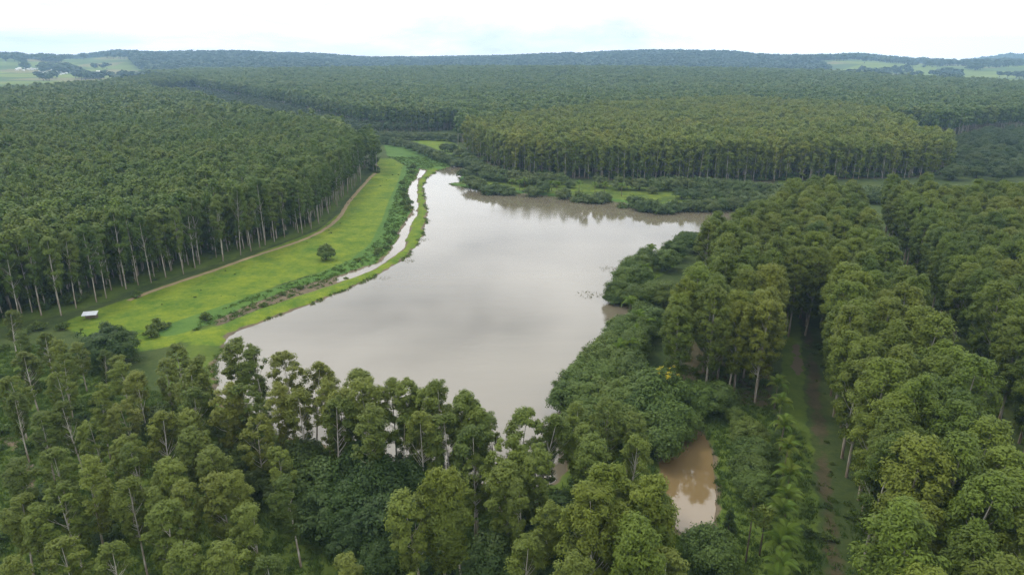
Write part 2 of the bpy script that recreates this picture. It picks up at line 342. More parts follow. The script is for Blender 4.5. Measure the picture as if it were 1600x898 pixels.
def bark_mat(name, pale, brown, blotch=0.5):
    m, n, l = mat(name)
    out = n.new("ShaderNodeOutputMaterial")
    tcn = n.new("ShaderNodeTexCoord")
    mpn = n.new("ShaderNodeMapping"); mpn.inputs["Scale"].default_value = (3.0, 3.0, 0.35)
    l.new(tcn.outputs["Object"], mpn.inputs["Vector"])
    f = noise(n, l, mpn.outputs["Vector"], 1.2, 4.0)
    sep = n.new("ShaderNodeSeparateXYZ"); l.new(tcn.outputs["Object"], sep.inputs[0])
    low = maprange(n, l, sep.outputs["Z"], 0.5, 9.0, 0.55, -0.1)
    fac = maprange(n, l, math_n(n, l, "ADD", f, math_n(n, l, "MULTIPLY", low, blotch)), 0.42, 0.72)
    c = mixc(n, l, fac, pale, brown)
    p = n.new("ShaderNodeBsdfPrincipled"); p.inputs["Roughness"].default_value = 0.8
    p.inputs["Specular IOR Level"].default_value = 0.2
    l.new(c, p.inputs["Base Color"]); l.new(p.outputs[0], out.inputs["Surface"])
    return m

def plain(name, c, rough=0.7, nscale=4.0, vary=0.25, spec=0.3):
    m, n, l = mat(name)
    out = n.new("ShaderNodeOutputMaterial")
    tcn = n.new("ShaderNodeTexCoord")
    f = noise(n, l, tcn.outputs["Object"], nscale, 4.0)
    dk = tuple(v * (1 - vary) for v in c); lt = tuple(min(1, v * (1 + vary)) for v in c)
    p = n.new("ShaderNodeBsdfPrincipled"); p.inputs["Roughness"].default_value = rough
    p.inputs["Specular IOR Level"].default_value = spec
    l.new(mixc(n, l, f, dk, lt), p.inputs["Base Color"]); l.new(p.outputs[0], out.inputs["Surface"])
    return m

M = {}
M["leaf_left"] = leaf_mat("leaf_left", (0.044, 0.092, 0.013), (0.122, 0.182, 0.024), (0.145, 0.178, 0.026))
M["leaf_mid"] = leaf_mat("leaf_mid", (0.074, 0.120, 0.017), (0.185, 0.232, 0.030), (0.215, 0.225, 0.033))
M["leaf_far"] = leaf_mat("leaf_far", (0.046, 0.094, 0.019), (0.122, 0.184, 0.034), (0.145, 0.180, 0.034))
M["leaf_right"] = leaf_mat("leaf_right", (0.040, 0.076, 0.011), (0.140, 0.195, 0.018), (0.165, 0.185, 0.022))
M["leaf_grove"] = leaf_mat("leaf_grove", (0.056, 0.090, 0.016), (0.150, 0.196, 0.026), (0.170, 0.184, 0.031))
M["leaf_broad"] = leaf_mat("leaf_broad", (0.040, 0.078, 0.015), (0.105, 0.160, 0.026), (0.125, 0.155, 0.026), 0.22)
M["leaf_shore"] = leaf_mat("leaf_shore", (0.040, 0.074, 0.020), (0.090, 0.135, 0.032), (0.105, 0.125, 0.032), 0.22)
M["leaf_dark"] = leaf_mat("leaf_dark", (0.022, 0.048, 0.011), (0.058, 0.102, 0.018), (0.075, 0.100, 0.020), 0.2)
M["leaf_palm"] = leaf_mat("leaf_palm", (0.080, 0.150, 0.024), (0.155, 0.235, 0.034), (0.185, 0.220, 0.036), 0.3)
M["leaf_hill"] = leaf_mat("leaf_hill", (0.020, 0.046, 0.018), (0.040, 0.075, 0.024), (0.050, 0.080, 0.024), 0.15)
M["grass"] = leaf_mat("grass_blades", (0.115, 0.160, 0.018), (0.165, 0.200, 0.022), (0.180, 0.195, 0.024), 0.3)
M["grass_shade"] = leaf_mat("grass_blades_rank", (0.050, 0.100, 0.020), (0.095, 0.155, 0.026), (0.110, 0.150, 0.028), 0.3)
M["reed"] = leaf_mat("reed_blades", (0.13, 0.14, 0.08), (0.21, 0.21, 0.12), (0.21, 0.20, 0.13), 0.2)
M["flower"] = leaf_mat("yellow_blossom", (0.36, 0.30, 0.03), (0.50, 0.43, 0.04), (0.5, 0.40, 0.04), 0.2)
M["bark"] = bark_mat("eucalyptus_bark", (0.46, 0.43, 0.36), (0.20, 0.15, 0.10), 0.35)
M["bark_dark"] = bark_mat("dark_bark", (0.13, 0.10, 0.075), (0.07, 0.05, 0.035))
M["bark_palm"] = bark_mat("palm_bark", (0.26, 0.22, 0.17), (0.12, 0.09, 0.06))
M["dead"] = plain("dead_wood", (0.34, 0.31, 0.27), 0.85)
M["dirt"] = plain("track_dirt", (0.25, 0.19, 0.11), 0.95, 0.4, 0.3, 0.1)
M["red_dirt"] = plain("red_dirt", (0.24, 0.115, 0.055), 0.95, 0.5, 0.3, 0.1)
M["white_sheet"] = plain("white_roof_sheet", (0.48, 0.50, 0.52), 0.5, 0.9, 0.25)
M["post_wood"] = plain("post_wood", (0.17, 0.13, 0.09), 0.9)
M["white_wall"] = plain("white_house_wall", (0.72, 0.71, 0.68), 0.8)

def water_mat(name, mud, rough_lo, rough_hi, bump, fine):
    m, n, l = mat(name)
    out = n.new("ShaderNodeOutputMaterial")
    geo = n.new("ShaderNodeNewGeometry")
    pos = geo.outputs["Position"]
    patch = maprange(n, l, noise(n, l, pos, 0.011, 3.0), 0.40, 0.60)
    ms = n.new('ShaderNodeMapping'); ms.inputs['Scale'].default_value = (0.35, 1.6, 1.0); ms.inputs['Rotation'].default_value = (0, 0, -0.35)
    l.new(pos, ms.inputs['Vector'])
    silt = noise(n, l, ms.outputs['Vector'], 0.03, 6.0, 0.65)
    c = mixc(n, l, silt, tuple(v * 0.78 for v in mud), tuple(v * 1.22 for v in mud))
    p = n.new("ShaderNodeBsdfPrincipled")
    l.new(c, p.inputs["Base Color"])
    p.inputs["IOR"].default_value = 1.85
    l.new(maprange(n, l, patch, 0, 1, rough_lo, rough_hi), p.inputs["Roughness"])
    b = n.new("ShaderNodeBump")
    mpn = n.new("ShaderNodeMapping"); mpn.inputs["Scale"].default_value = (0.8, 1.5, 1.0); mpn.inputs["Rotation"].default_value = (0, 0, 0.4)
    l.new(pos, mpn.inputs["Vector"])
    hgt = math_n(n, l, "ADD", noise(n, l, mpn.outputs["Vector"], fine, 2.0), math_n(n, l, "MULTIPLY", noise(n, l, mpn.outputs["Vector"], fine * 0.28, 2.0), 2.0))
    l.new(hgt, b.inputs["Height"])
    l.new(maprange(n, l, patch, 0, 1, bump * 0.25, bump), b.inputs["Strength"])
    b.inputs["Distance"].default_value = 0.05
    l.new(b.outputs["Normal"], p.inputs["Normal"])
    l.new(p.outputs[0], out.inputs["Surface"])
    return m

M["lake"] = water_mat("muddy_lake_water", (0.140, 0.121, 0.083), 0.02, 0.12, 0.22, 1.1)
M["pond"] = water_mat("brown_pond_water", (0.175, 0.122, 0.056), 0.02, 0.05, 0.06, 1.4)
M["channel"] = water_mat("channel_water", (0.16, 0.13, 0.085), 0.03, 0.08, 0.12, 1.4)

def ground_mat():
    m, n, l = mat("ground_cover")
    out = n.new("ShaderNodeOutputMaterial")
    geo = n.new("ShaderNodeNewGeometry"); pos = geo.outputs["Position"]
    za = n.new("ShaderNodeAttribute"); za.attribute_name = "zone_a"
    zb = n.new("ShaderNodeAttribute"); zb.attribute_name = "zone_b"
    sa = n.new("ShaderNodeSeparateColor"); l.new(za.outputs["Color"], sa.inputs[0])
    sb = n.new("ShaderNodeSeparateColor"); l.new(zb.outputs["Color"], sb.inputs[0])
    n1 = noise(n, l, pos, 0.09, 6.0, 0.62)
    n2 = noise(n, l, pos, 0.55, 5.0, 0.65)
    n3 = noise(n, l, pos, 1.7, 4.0, 0.75)
    nn = math_n(n, l, "ADD", math_n(n, l, "MULTIPLY", n1, 0.45), math_n(n, l, "ADD", math_n(n, l, "MULTIPLY", n2, 0.35), math_n(n, l, "MULTIPLY", n3, 0.2)))
    var = maprange(n, l, nn, 0.40, 0.60)
    def edge(mask, k=0.55):   # a mask whose border is broken up by the growth pattern
        v = math_n(n, l, "ADD", mask, math_n(n, l, "MULTIPLY", math_n(n, l, "SUBTRACT", nn, 0.5), k))
        return maprange(n, l, v, 0.38, 0.62)
    floor = mixc(n, l, var, (0.030, 0.050, 0.014), (0.065, 0.085, 0.024))
    litter = mixc(n, l, var, (0.040, 0.040, 0.018), (0.085, 0.070, 0.038))
    grass = mixc(n, l, var, (0.055, 0.088, 0.016), (0.098, 0.135, 0.022))
    meadow = mixc(n, l, var, (0.056, 0.112, 0.014), (0.158, 0.198, 0.018))
    lush = mixc(n, l, var, (0.050, 0.105, 0.022), (0.085, 0.150, 0.030))
    mud = mixc(n, l, var, (0.085, 0.070, 0.048), (0.160, 0.125, 0.080))
    vor = n.new("ShaderNodeTexVoronoi"); vor.inputs["Scale"].default_value = 0.0048; vor.inputs["Randomness"].default_value = 0.9
    l.new(pos, vor.inputs["Vector"])
    fr = n.new("ShaderNodeValToRGB"); fr.color_ramp.interpolation = "CONSTANT"
    els = fr.color_ramp.elements
    els[0].position = 0.0; els[0].color = (0.130, 0.172, 0.030, 1)
    els[1].position = 0.3; els[1].color = (0.085, 0.130, 0.030, 1)
    for ps, cc in ((0.48, (0.155, 0.190, 0.034, 1)), (0.66, (0.075, 0.115, 0.034, 1)), (0.84, (0.180, 0.160, 0.070, 1))):
        e = els.new(ps); e.color = cc
    sv = n.new("ShaderNodeSeparateColor"); l.new(vor.outputs["Color"], sv.inputs[0])
    l.new(sv.outputs[0], fr.inputs["Fac"])
    c = mixc(n, l, edge(sb.outputs[0], 1.3), floor, litter)
    c = mixc(n, l, edge(sb.outputs[1]), c, grass)
    fld = mixc(n, l, 1.0, fr.outputs["Color"], mixc(n, l, noise(n, l, pos, 0.012, 5.0), (0.55, 0.6, 0.6), (1.35, 1.3, 1.2)), "MULTIPLY")
    c = mixc(n, l, sb.outputs[2], c, fld)
    c = mixc(n, l, edge(sa.outputs[0]), c, meadow)
    c = mixc(n, l, edge(sa.outputs[1], 0.45), c, lush)
    c = mixc(n, l, edge(sa.outputs[2], 0.45), c, mud)
    p = n.new("ShaderNodeBsdfPrincipled"); p.inputs["Roughness"].default_value = 0.95
    p.inputs["Specular IOR Level"].default_value = 0.1
    l.new(c, p.inputs["Base Color"])
    b = n.new("ShaderNodeBump"); b.inputs["Strength"].default_value = 0.7; b.inputs["Distance"].default_value = 0.7
    l.new(nn, b.inputs["Height"]); l.new(b.outputs["Normal"], p.inputs["Normal"])
    l.new(p.outputs[0], out.inputs["Surface"])
    return m
M["ground"] = ground_mat()

# ------------------------------------------------------------------ the ground, one sheet to the horizon
LANE = np.array([0.344, 0.939]); ACROSS = np.array([0.939, -0.344])   # direction of the right plantation's rows, and across them
def lat(x, y): return x * ACROSS[0] + y * ACROSS[1]
def alo(x, y): return x * LANE[0] + y * LANE[1]
C2 = C3_FRONT + [(-50, 640), (-5, 738), (116, 918), (320, 1050), (432, 940), (418, 752), (440, 705), (520, 770), (640, 815), (1400, 900), (1700, 1500), (1250, 1560), (1000, 1900), (900, 2700), (0, 2900), (-1250, 2900), (-1280, 2450), (-960, 1950)]
C1 = C1_FRONT + C1_BACK
LP = EDGE + [(-420, 120), (-1700, 1100)] + L_FAR

def axis(lo, f0, f1, hi, step, grow):
    a = list(np.arange(f0, f1, step))
    s, v = step, a[-1]
    while v < hi: s *= grow; v += s; a.append(v)
    s, v = step, a[0]; pre = []
    while v > lo: s *= grow; v -= s; pre.append(v)
    return np.array(pre[::-1] + a)

def field_mask(x, y):
    q = x / np.maximum(y, 1)
    lf = smooth(-0.50, -0.54, q + 0.02 * wob(x, y, 300)) * smooth(1200, 1350, y)
    rt = smooth(0.40, 0.46, q + 0.03 * wob(x, y, 300)) * smooth(1500, 1600, y)
    return np.maximum(lf, rt)

def build_ground():
    xs = axis(-6800, -300, 300, 6800, 2.0, 1.085)
    ys = axis(-600, 40, 600, 7300, 2.0, 1.055)
    X, Y = np.meshgrid(xs, ys)
    x, y = X.ravel(), Y.ravel()
    z = ground_z(x, y)
    V = np.stack([x, y, z], 1)
    nx, ny = len(xs), len(ys)
    i = np.arange(ny - 1)[:, None] * nx + np.arange(nx - 1)[None, :]
    F = np.stack([i, i + 1, i + nx + 1, i + nx], -1).reshape(-1, 4)
    def m(poly, w=3.0): return smooth(w, -w, sdf(x, y, poly))
    ws = water_sdf(x, y)
    near = (x > -420) & (x < 420) & (y < 650)
    berm = np.where((seg_dist(x, y, LAKE) < 9) & (np.minimum(sdf(x, y, CHANNEL), sdf(x, y, MUD)) < 16), 1.0, 0.0)
    meadow = np.maximum.reduce([m(MEADOW), m(NORTHFIELD) * 0.7, m(FARSHORE, 2) * 0.5, m(GLADE), berm * 0.85])
    lush = np.where(near, smooth(7, 3, seg_dist(x, y, LUSH, False)), 0)
    lush = np.maximum.reduce([lush, m(MARSH, 4), np.where(near & (y > 330), smooth(5, 2, ws) * (1 - berm), 0)])
    mud = np.maximum(np.where(near, smooth(1.0, 0.2, ws) * 0.9, 0), m(MUD, 1.5))
    mud = np.maximum(mud, m(SOIL, 1.5))
    la, al = lat(x, y), alo(x, y)
    lit = smooth(6, -6, sdf(x, y, C1)) * 0.8 + smooth(15.0, 16.2, la + 0.8 * wob(x, y, 7)) * smooth(19.4, 18.0, la + 0.8 * wob(x, y, 9)) * near * (al > 40) * (0.62 + 0.25 * wob(x, y, 6, 3.0))
    lit = np.maximum(lit, (smooth(-16, -13, la) * smooth(9, 7, la) * smooth(146, 150, al)) * near * 0.7)
    lit = np.maximum(lit, np.where(near, smooth(2.2, 0.6, seg_dist(x, y, TRACK2, False)) * 0.9, 0))
    grs = np.where(near, smooth(9, 11, la) * smooth(15.8, 14.4, la + 0.8 * wob(x, y, 7)) * (al > 40), 0)
    lawn = smooth(-25, -20, la) * smooth(9, 7, la) * smooth(152, 146, al) * smooth(84, 92, al) * near
    grs = np.maximum.reduce([grs, lawn, np.where(near, smooth(8, -2, sdf(x, y, LP)) * 0.62, 0), np.where(near, smooth(16, 6, ws), 0) * 0.8, m(GROVE, 6) * 0.55])
    za = np.stack([meadow, lush, mud, np.ones_like(x)], 1)
    zb = np.stack([np.clip(lit, 0, 1), np.clip(grs, 0, 1), field_mask(x, y), np.ones_like(x)], 1)
    me = new_mesh("ground", V, [F], [M["ground"]], attrs={"zone_a": ("FLOAT_COLOR", za), "zone_b": ("FLOAT_COLOR", zb)}, smooth_sh=True)
    tag(link("ground", me), "green meadow, forest floor and far fields reaching to the hills", kind="structure")
build_ground()

def build_water(name, poly, m, z, step, pad, label):
    P = np.array(poly)
    xs = np.arange(P[:, 0].min() - pad, P[:, 0].max() + pad + step, step)
    ys = np.arange(P[:, 1].min() - pad, P[:, 1].max() + pad + step, step)
    X, Y = np.meshgrid(xs, ys)
    s = sdf(X.ravel(), Y.ravel(), poly).reshape(X.shape)
    nx = len(xs)
    i = np.arange(len(ys) - 1)[:, None] * nx + np.arange(nx - 1)[None, :]
    s = s + (1.6 * wob(X, Y, 1.3, 2.0) * 0.5 if pad < 0.5 else 0)
    keep = (np.minimum.reduce([s[:-1, :-1], s[1:, :-1], s[:-1, 1:], s[1:, 1:]]) < pad)
    F = np.stack([i, i + 1, i + nx + 1, i + nx], -1)[keep]
    used, inv = np.unique(F, return_inverse=True)
    V = np.stack([X.ravel(), Y.ravel(), np.full(X.size, z)], 1)[used]
    tag(link(name, new_mesh(name, V, [inv.reshape(-1, 4)], [m], smooth_sh=True)), label, kind="structure")
build_water("lake", LAKE, M["lake"], 0.0, 4.0, 3.0, "wide muddy lake mirroring the white sky")
build_water("channel", CHANNEL, M["channel"], 0.012, 1.5, 1.6, "narrow water channel between meadow and grassy bank")
build_water("pond", POND, M["pond"], 0.012, 1.5, 1.6, "small brown pond beside the palm row")
build_water("puddle", PUDDLE_LANE, M["channel"], 0.93, 0.35, 0.0, "puddle in the dark lane between plantation rows")
build_water("puddle", PUDDLE_TRAIL, M["channel"], 0.93, 0.35, 0.2, "long grey puddle in the grove at the left")

def build_path(name, line, width, m, label, lift=0.06):
    P = np.array(line, float)
    d = np.r_[0, np.cumsum(np.hypot(*np.diff(P, axis=0).T))]
    t = np.arange(0, d[-1], 1.5)
    # rounded corners: average the polyline over a short window
    pts = np.zeros((len(t), 2))
    for o in (-6, -3, 0, 3, 6):
        tt = np.clip(t + o, 0, d[-1]); pts += np.stack([np.interp(tt, d, P[:, 0]), np.interp(tt, d, P[:, 1])], 1) / 5
    g = np.gradient(pts, axis=0); g /= np.linalg.norm(g, axis=1)[:, None] + 1e-9
    nrm = np.stack([-g[:, 1], g[:, 0]], 1)
    k = 5; V = []
    for j in range(k):
        u = (j / (k - 1) - 0.5)
        w = width * (1 + 0.28 * wob(pts[:, 0] * 3, pts[:, 1] * 3, 7.0, j))
        q = pts + nrm * (u * w)[:, None]
        V.append(np.c_[q, ground_z(q[:, 0], q[:, 1]) + lift * (1.0 if 0 < j < k - 1 else 0.2)])
    V = np.stack(V, 1).reshape(-1, 3)
    i = np.arange(len(t) - 1)[:, None] * k + np.arange(k - 1)[None, :]
    F = np.stack([i, i + k, i + k + 1, i + 1], -1).reshape(-1, 4)
    tag(link(name, new_mesh(name, V, [F], [m], smooth_sh=True)), label, kind="structure")
build_path("dirt_track", TRACK, 2.1, M["dirt"], "sandy dirt track along the plantation edge")
build_path("dirt_path", REDPATH, 3.0, M["red_dirt"], "red earth path under the near trees")

# ------------------------------------------------------------------ plant shapes
class Buf:
    def __init__(s): s.V, s.Q, s.T, s.tint, s.n = [], [], [], [], 0
    def add(s, V, Q=None, T=None, tint=None):
        V = np.asarray(V, float)
        if Q is not None and len(Q): s.Q.append(np.asarray(Q) + s.n)
        if T is not None and len(T): s.T.append(np.asarray(T) + s.n)
        s.V.append(V); s.tint.append(np.full(len(V), 0.5) if tint is None else np.broadcast_to(tint, len(V)).astype(float)); s.n += len(V)
    def arrays(s):
        V = np.vstack(s.V); Q = np.vstack(s.Q) if s.Q else np.zeros((0, 4), int); T = np.vstack(s.T) if s.T else np.zeros((0, 3), int)
        return V, Q, T, np.concatenate(s.tint)
    def mesh(s, name, mats, smooth_sh=False):
        V, Q, T, ti = s.arrays()
        return new_mesh(name, V, [Q, T], mats, attrs={"tint": ("FLOAT", ti)}, smooth_sh=smooth_sh)

def tube(b, pts, rad, sides=6):
    pts = np.asarray(pts, float); k = len(pts)
    d = np.gradient(pts, axis=0); d /= np.linalg.norm(d, axis=1)[:, None] + 1e-9
    up = np.array([1.0, 0.2, 0.0]) if abs(d[0, 2]) > 0.7 else np.array([0.0, 0.0, 1.0])
    a = np.cross(d, up); a /= np.linalg.norm(a, axis=1)[:, None] + 1e-9
    c = np.cross(d, a)
    th = np.linspace(0, 2 * np.pi, sides, endpoint=False)
    V = pts[:, None] + np.asarray(rad)[:, None, None] * (np.cos(th)[None, :, None] * a[:, None] + np.sin(th)[None, :, None] * c[:, None])
    i = np.arange(k - 1)[:, None] * sides; j = np.arange(sides)[None, :]; j2 = (j + 1) % sides
    F = np.stack([i + j, i + j2, i + sides + j2, i + sides + j], -1).reshape(-1, 4)
    b.add(V.reshape(-1, 3), F)

def leaves(b, rng, cen, rad, n, size, flat=0.7, up_bias=0.35, tint=None, droop=0.25, aspect=0.55, core=None):
    """Leaf-sized diamonds over the upper shell of leafy clumps."""
    m = len(cen)
    d = rng.normal(size=(m, n, 3)); d[..., 2] += up_bias * 1.2
    d /= np.linalg.norm(d, axis=2)[..., None]
    r = rad[:, None] * (0.25 + 0.95 * rng.random((m, n)) ** 0.8)
    c = cen[:, None] + d * r[..., None] * np.array([1, 1, flat])
    c = c.reshape(-1, 3); nr = (d + rng.normal(size=d.shape) * 0.40).reshape(-1, 3)
    if core is not None:
        o = c - core[0]; o /= core[1]; o /= np.linalg.norm(o, axis=1)[:, None] + 1e-9
        nr = nr * 0.8 + o * 0.6 + np.array([0, 0, 0.2])
    nr /= np.linalg.norm(nr, axis=1)[:, None]
    t = rng.normal(size=nr.shape); t[:, 2] -= droop * 2
    t -= nr * (t * nr).sum(1)[:, None]; t /= np.linalg.norm(t, axis=1)[:, None] + 1e-9
    s = np.cross(nr, t)
    L = size * (0.65 + 0.7 * rng.random(len(c)))[:, None]
    W = L * aspect
    V = np.stack([c - t * L * 0.5, c + s * W * 0.5, c + t * L * 0.5, c - s * W * 0.5], 1).reshape(-1, 3)
    Q = np.arange(len(c) * 4).reshape(-1, 4)
    ti = (rng.random(m) if tint is None else tint)
    tl = np.clip(np.repeat(ti, n) * 0.5 + rng.random(m * n) * 0.5, 0, 1)
    b.add(V, Q, tint=np.repeat(tl, 4))

def eucalyptus(rng, kind, H, lod=0):
    """Returns (trunk Buf, crown Buf). kind: tall (plantation), full (right plantation), open (grove)."""
    tb, cb = Buf(), Buf()
    lean = rng.normal(size=2) * (0.02 if kind == "tall" else 0.03 if kind == "full" else 0.05) * H
    sides = 6 if lod == 0 else 4
    r0 = {"tall": 0.185, "full": 0.28, "open": 0.24}[kind] * H / 24
    ts = np.linspace(0, 1, 7 if lod == 0 else 4)
    wig = rng.normal(size=(2,)) * 0.25
    def trunk_at(t): return np.array([lean[0] * t ** 1.4 + wig[0] * math.sin(3 * t), lean[1] * t ** 1.4 + wig[1] * math.sin(2.3 * t), H * 0.93 * t])
    tube(tb, [trunk_at(t) + (np.array([0, 0, -0.8]) if t == 0 else 0) for t in ts], r0 * (1 - 0.86 * ts), sides)
    if kind == "tall":   nC, cz, rx, rz, rc, low = 85, 0.66, 2.5, 0.32, (0.50, 0.95), 0.34
    elif kind == "full": nC, cz, rx, rz, rc, low = 140, 0.64, 3.35, 0.36, (0.55, 1.10), 0.25
    else:                nC, cz, rx, rz, rc, low = 90, 0.68, 3.1, 0.31, (0.45, 1.00), 0.36
    if lod == 1: nC, low = int(nC * 0.36), 0.15 if kind == 'tall' else low
    if lod == 2: nC = int(nC * 0.16)
    s = H / 24
    # clump centres on the outer part of an uneven ovoid crown, gathered on main limbs
    nl = 7 if kind != "full" else 9
    la = rng.random(nl) * 6.28 + np.arange(nl) * 2.4
    cen = []
    for i in range(nC):
        q = rng.random() ** 0.75
        z = low + (0.985 - low) * q
        zz = (z - cz) / rz
        prof = math.sqrt(max(0.05, 1 - min(1, zz * zz))) if z > cz else (0.45 + 0.55 * (z - low) / (cz - low))
        a = la[rng.integers(nl)] + rng.normal() * 0.45
        rr = rx * s * prof * (0.35 + 0.7 * rng.random() ** 0.5) * (1 + 0.25 * math.sin(a * 2 + la[0]))
        t = trunk_at(z)
        cen.append([t[0] + rr * math.cos(a), t[1] + rr * math.sin(a), H * z])
    cen.append(list(trunk_at(1.0) + np.array([0, 0, 0.2])))
    cen = np.array(cen)
    rad = s * (rc[0] + (rc[1] - rc[0]) * rng.random(len(cen))) * (1.0 if lod == 0 else 1.6 if lod == 1 else 2.1)
    # limbs from the trunk to the clumps
    if lod < 2:
        for i in range(0, len(cen), 3 if lod == 0 else 2):
            c = cen[i]
            hz = math.hypot(c[0] - lean[0] * c[2] / H, c[1] - lean[1] * c[2] / H)
            tz = max(0.3, min(0.95, (c[2] - hz * 1.1 - 0.5) / (H * 0.93)))
            p0 = trunk_at(tz)
            mid = p0 * 0.45 + c * 0.55 + np.array([0, 0, -0.12 * hz])
            rb = r0 * (1 - 0.86 * tz) * (0.5 if kind != "open" else 0.6)
            if c[2] < H * 0.86: tube(tb, [p0, mid, mid * 0.2 + c * 0.8], [rb * 0.8, rb * 0.5, 0.02], 4 if lod == 0 else 3)
    n, size = {0: (135, 0.44), 1: (44, 0.85), 2: (18, 1.6)}[lod]
    if kind == "open" and lod == 0: n = 105
    if kind == "tall" and lod == 0: n = 100
    leaves(cb, rng, cen, rad, n, size * s ** 0.5, flat=0.85, up_bias=0.3, aspect=0.42 if lod == 0 else 0.58 if lod == 1 else 0.8,
           core=(np.array([lean[0] * 0.6, lean[1] * 0.6, H * (cz - 0.12)]), np.array([1, 1, 1.6])))
    return tb, cb

def broadleaf(rng, H, W, lod=0):
    """Low rounded tree, dense to near the ground; unit: H metres tall, W metres in radius."""
    tb, cb = Buf(), Buf()
    tube(tb, [[0, 0, -0.6], [0.1, 0, H * 0.25], [0.2, 0.15, H * 0.55], [0.1, 0.1, H * 0.8]], [0.28, 0.22, 0.15, 0.05], 6)
    nC = {0: 75, 1: 42, 2: 22}[lod]
    a = rng.random(nC) * 6.283; u = rng.random(nC)
    el = np.arcsin(np.clip(-0.15 + 1.13 * u, -1, 1))
    lob = 1 + 0.16 * np.sin(3 * a + rng.random() * 6) + 0.10 * np.sin(5 * a + rng.random() * 6)
    rr = 0.80 * (0.75 + 0.35 * rng.random(nC))
    cen = np.stack([W * rr * lob * np.cos(a) * np.cos(el), W * rr * lob * np.sin(a) * np.cos(el), H * 0.38 + H * 0.5 * rr * np.sin(el) * (0.9 + 0.3 * rng.random(nC))], 1)
    rad = W * (0.16 + 0.13 * rng.random(nC)) * (1 if lod == 0 else 1.25)
    for i in range(0, nC, 5):
        tube(tb, [[0.1, 0.05, H * 0.3], cen[i] * 0.5 + np.array([0, 0, H * 0.18]), cen[i]], [0.13, 0.08, 0.03], 4)
    n, size = {0: (190, 0.42), 1: (55, 0.75), 2: (20, 1.3)}[lod]
    leaves(cb, rng, cen, rad, n, size, flat=0.8, up_bias=0.4, aspect=0.55, core=(np.array([0, 0, H * 0.25]), np.array([1, 1, 1])))
    # inner foliage so that the dome is not hollow
    k = nC // 2
    ci = rng.normal(size=(k, 3)) * np.array([W * 0.33, W * 0.33, H * 0.16]) + np.array([0, 0, H * 0.42])
    leaves(cb, rng, ci, np.full(k, W * 0.3), n // 3, size * 1.2, tint=np.full(k, 0.3))
    return tb, cb

def pair(name, bufs, leafm, bark):
    return (bufs[0].mesh(name + "_trunk", [bark], True), bufs[1].mesh(name + "_crown", [leafm]))

def proto(bufs, ileaf, ibark=None):
    """Merge trunk and crown into one prototype: V, Q, T, tint, material per face."""
    V, Q, T, ti, mi = [], [], [], [], []
    n = 0
    mq, mt = [], []
    for b, k in zip(bufs, (ibark, ileaf)):
        v, q, t, tt = b.arrays()
        V.append(v); Q.append(q + n); T.append(t + n); ti.append(tt); n += len(v)
        mq.append(np.full(len(q), k)); mt.append(np.full(len(t), k))
    return np.vstack(V), np.vstack(Q), np.vstack(T), np.concatenate(ti), np.concatenate(mq), np.concatenate(mt)

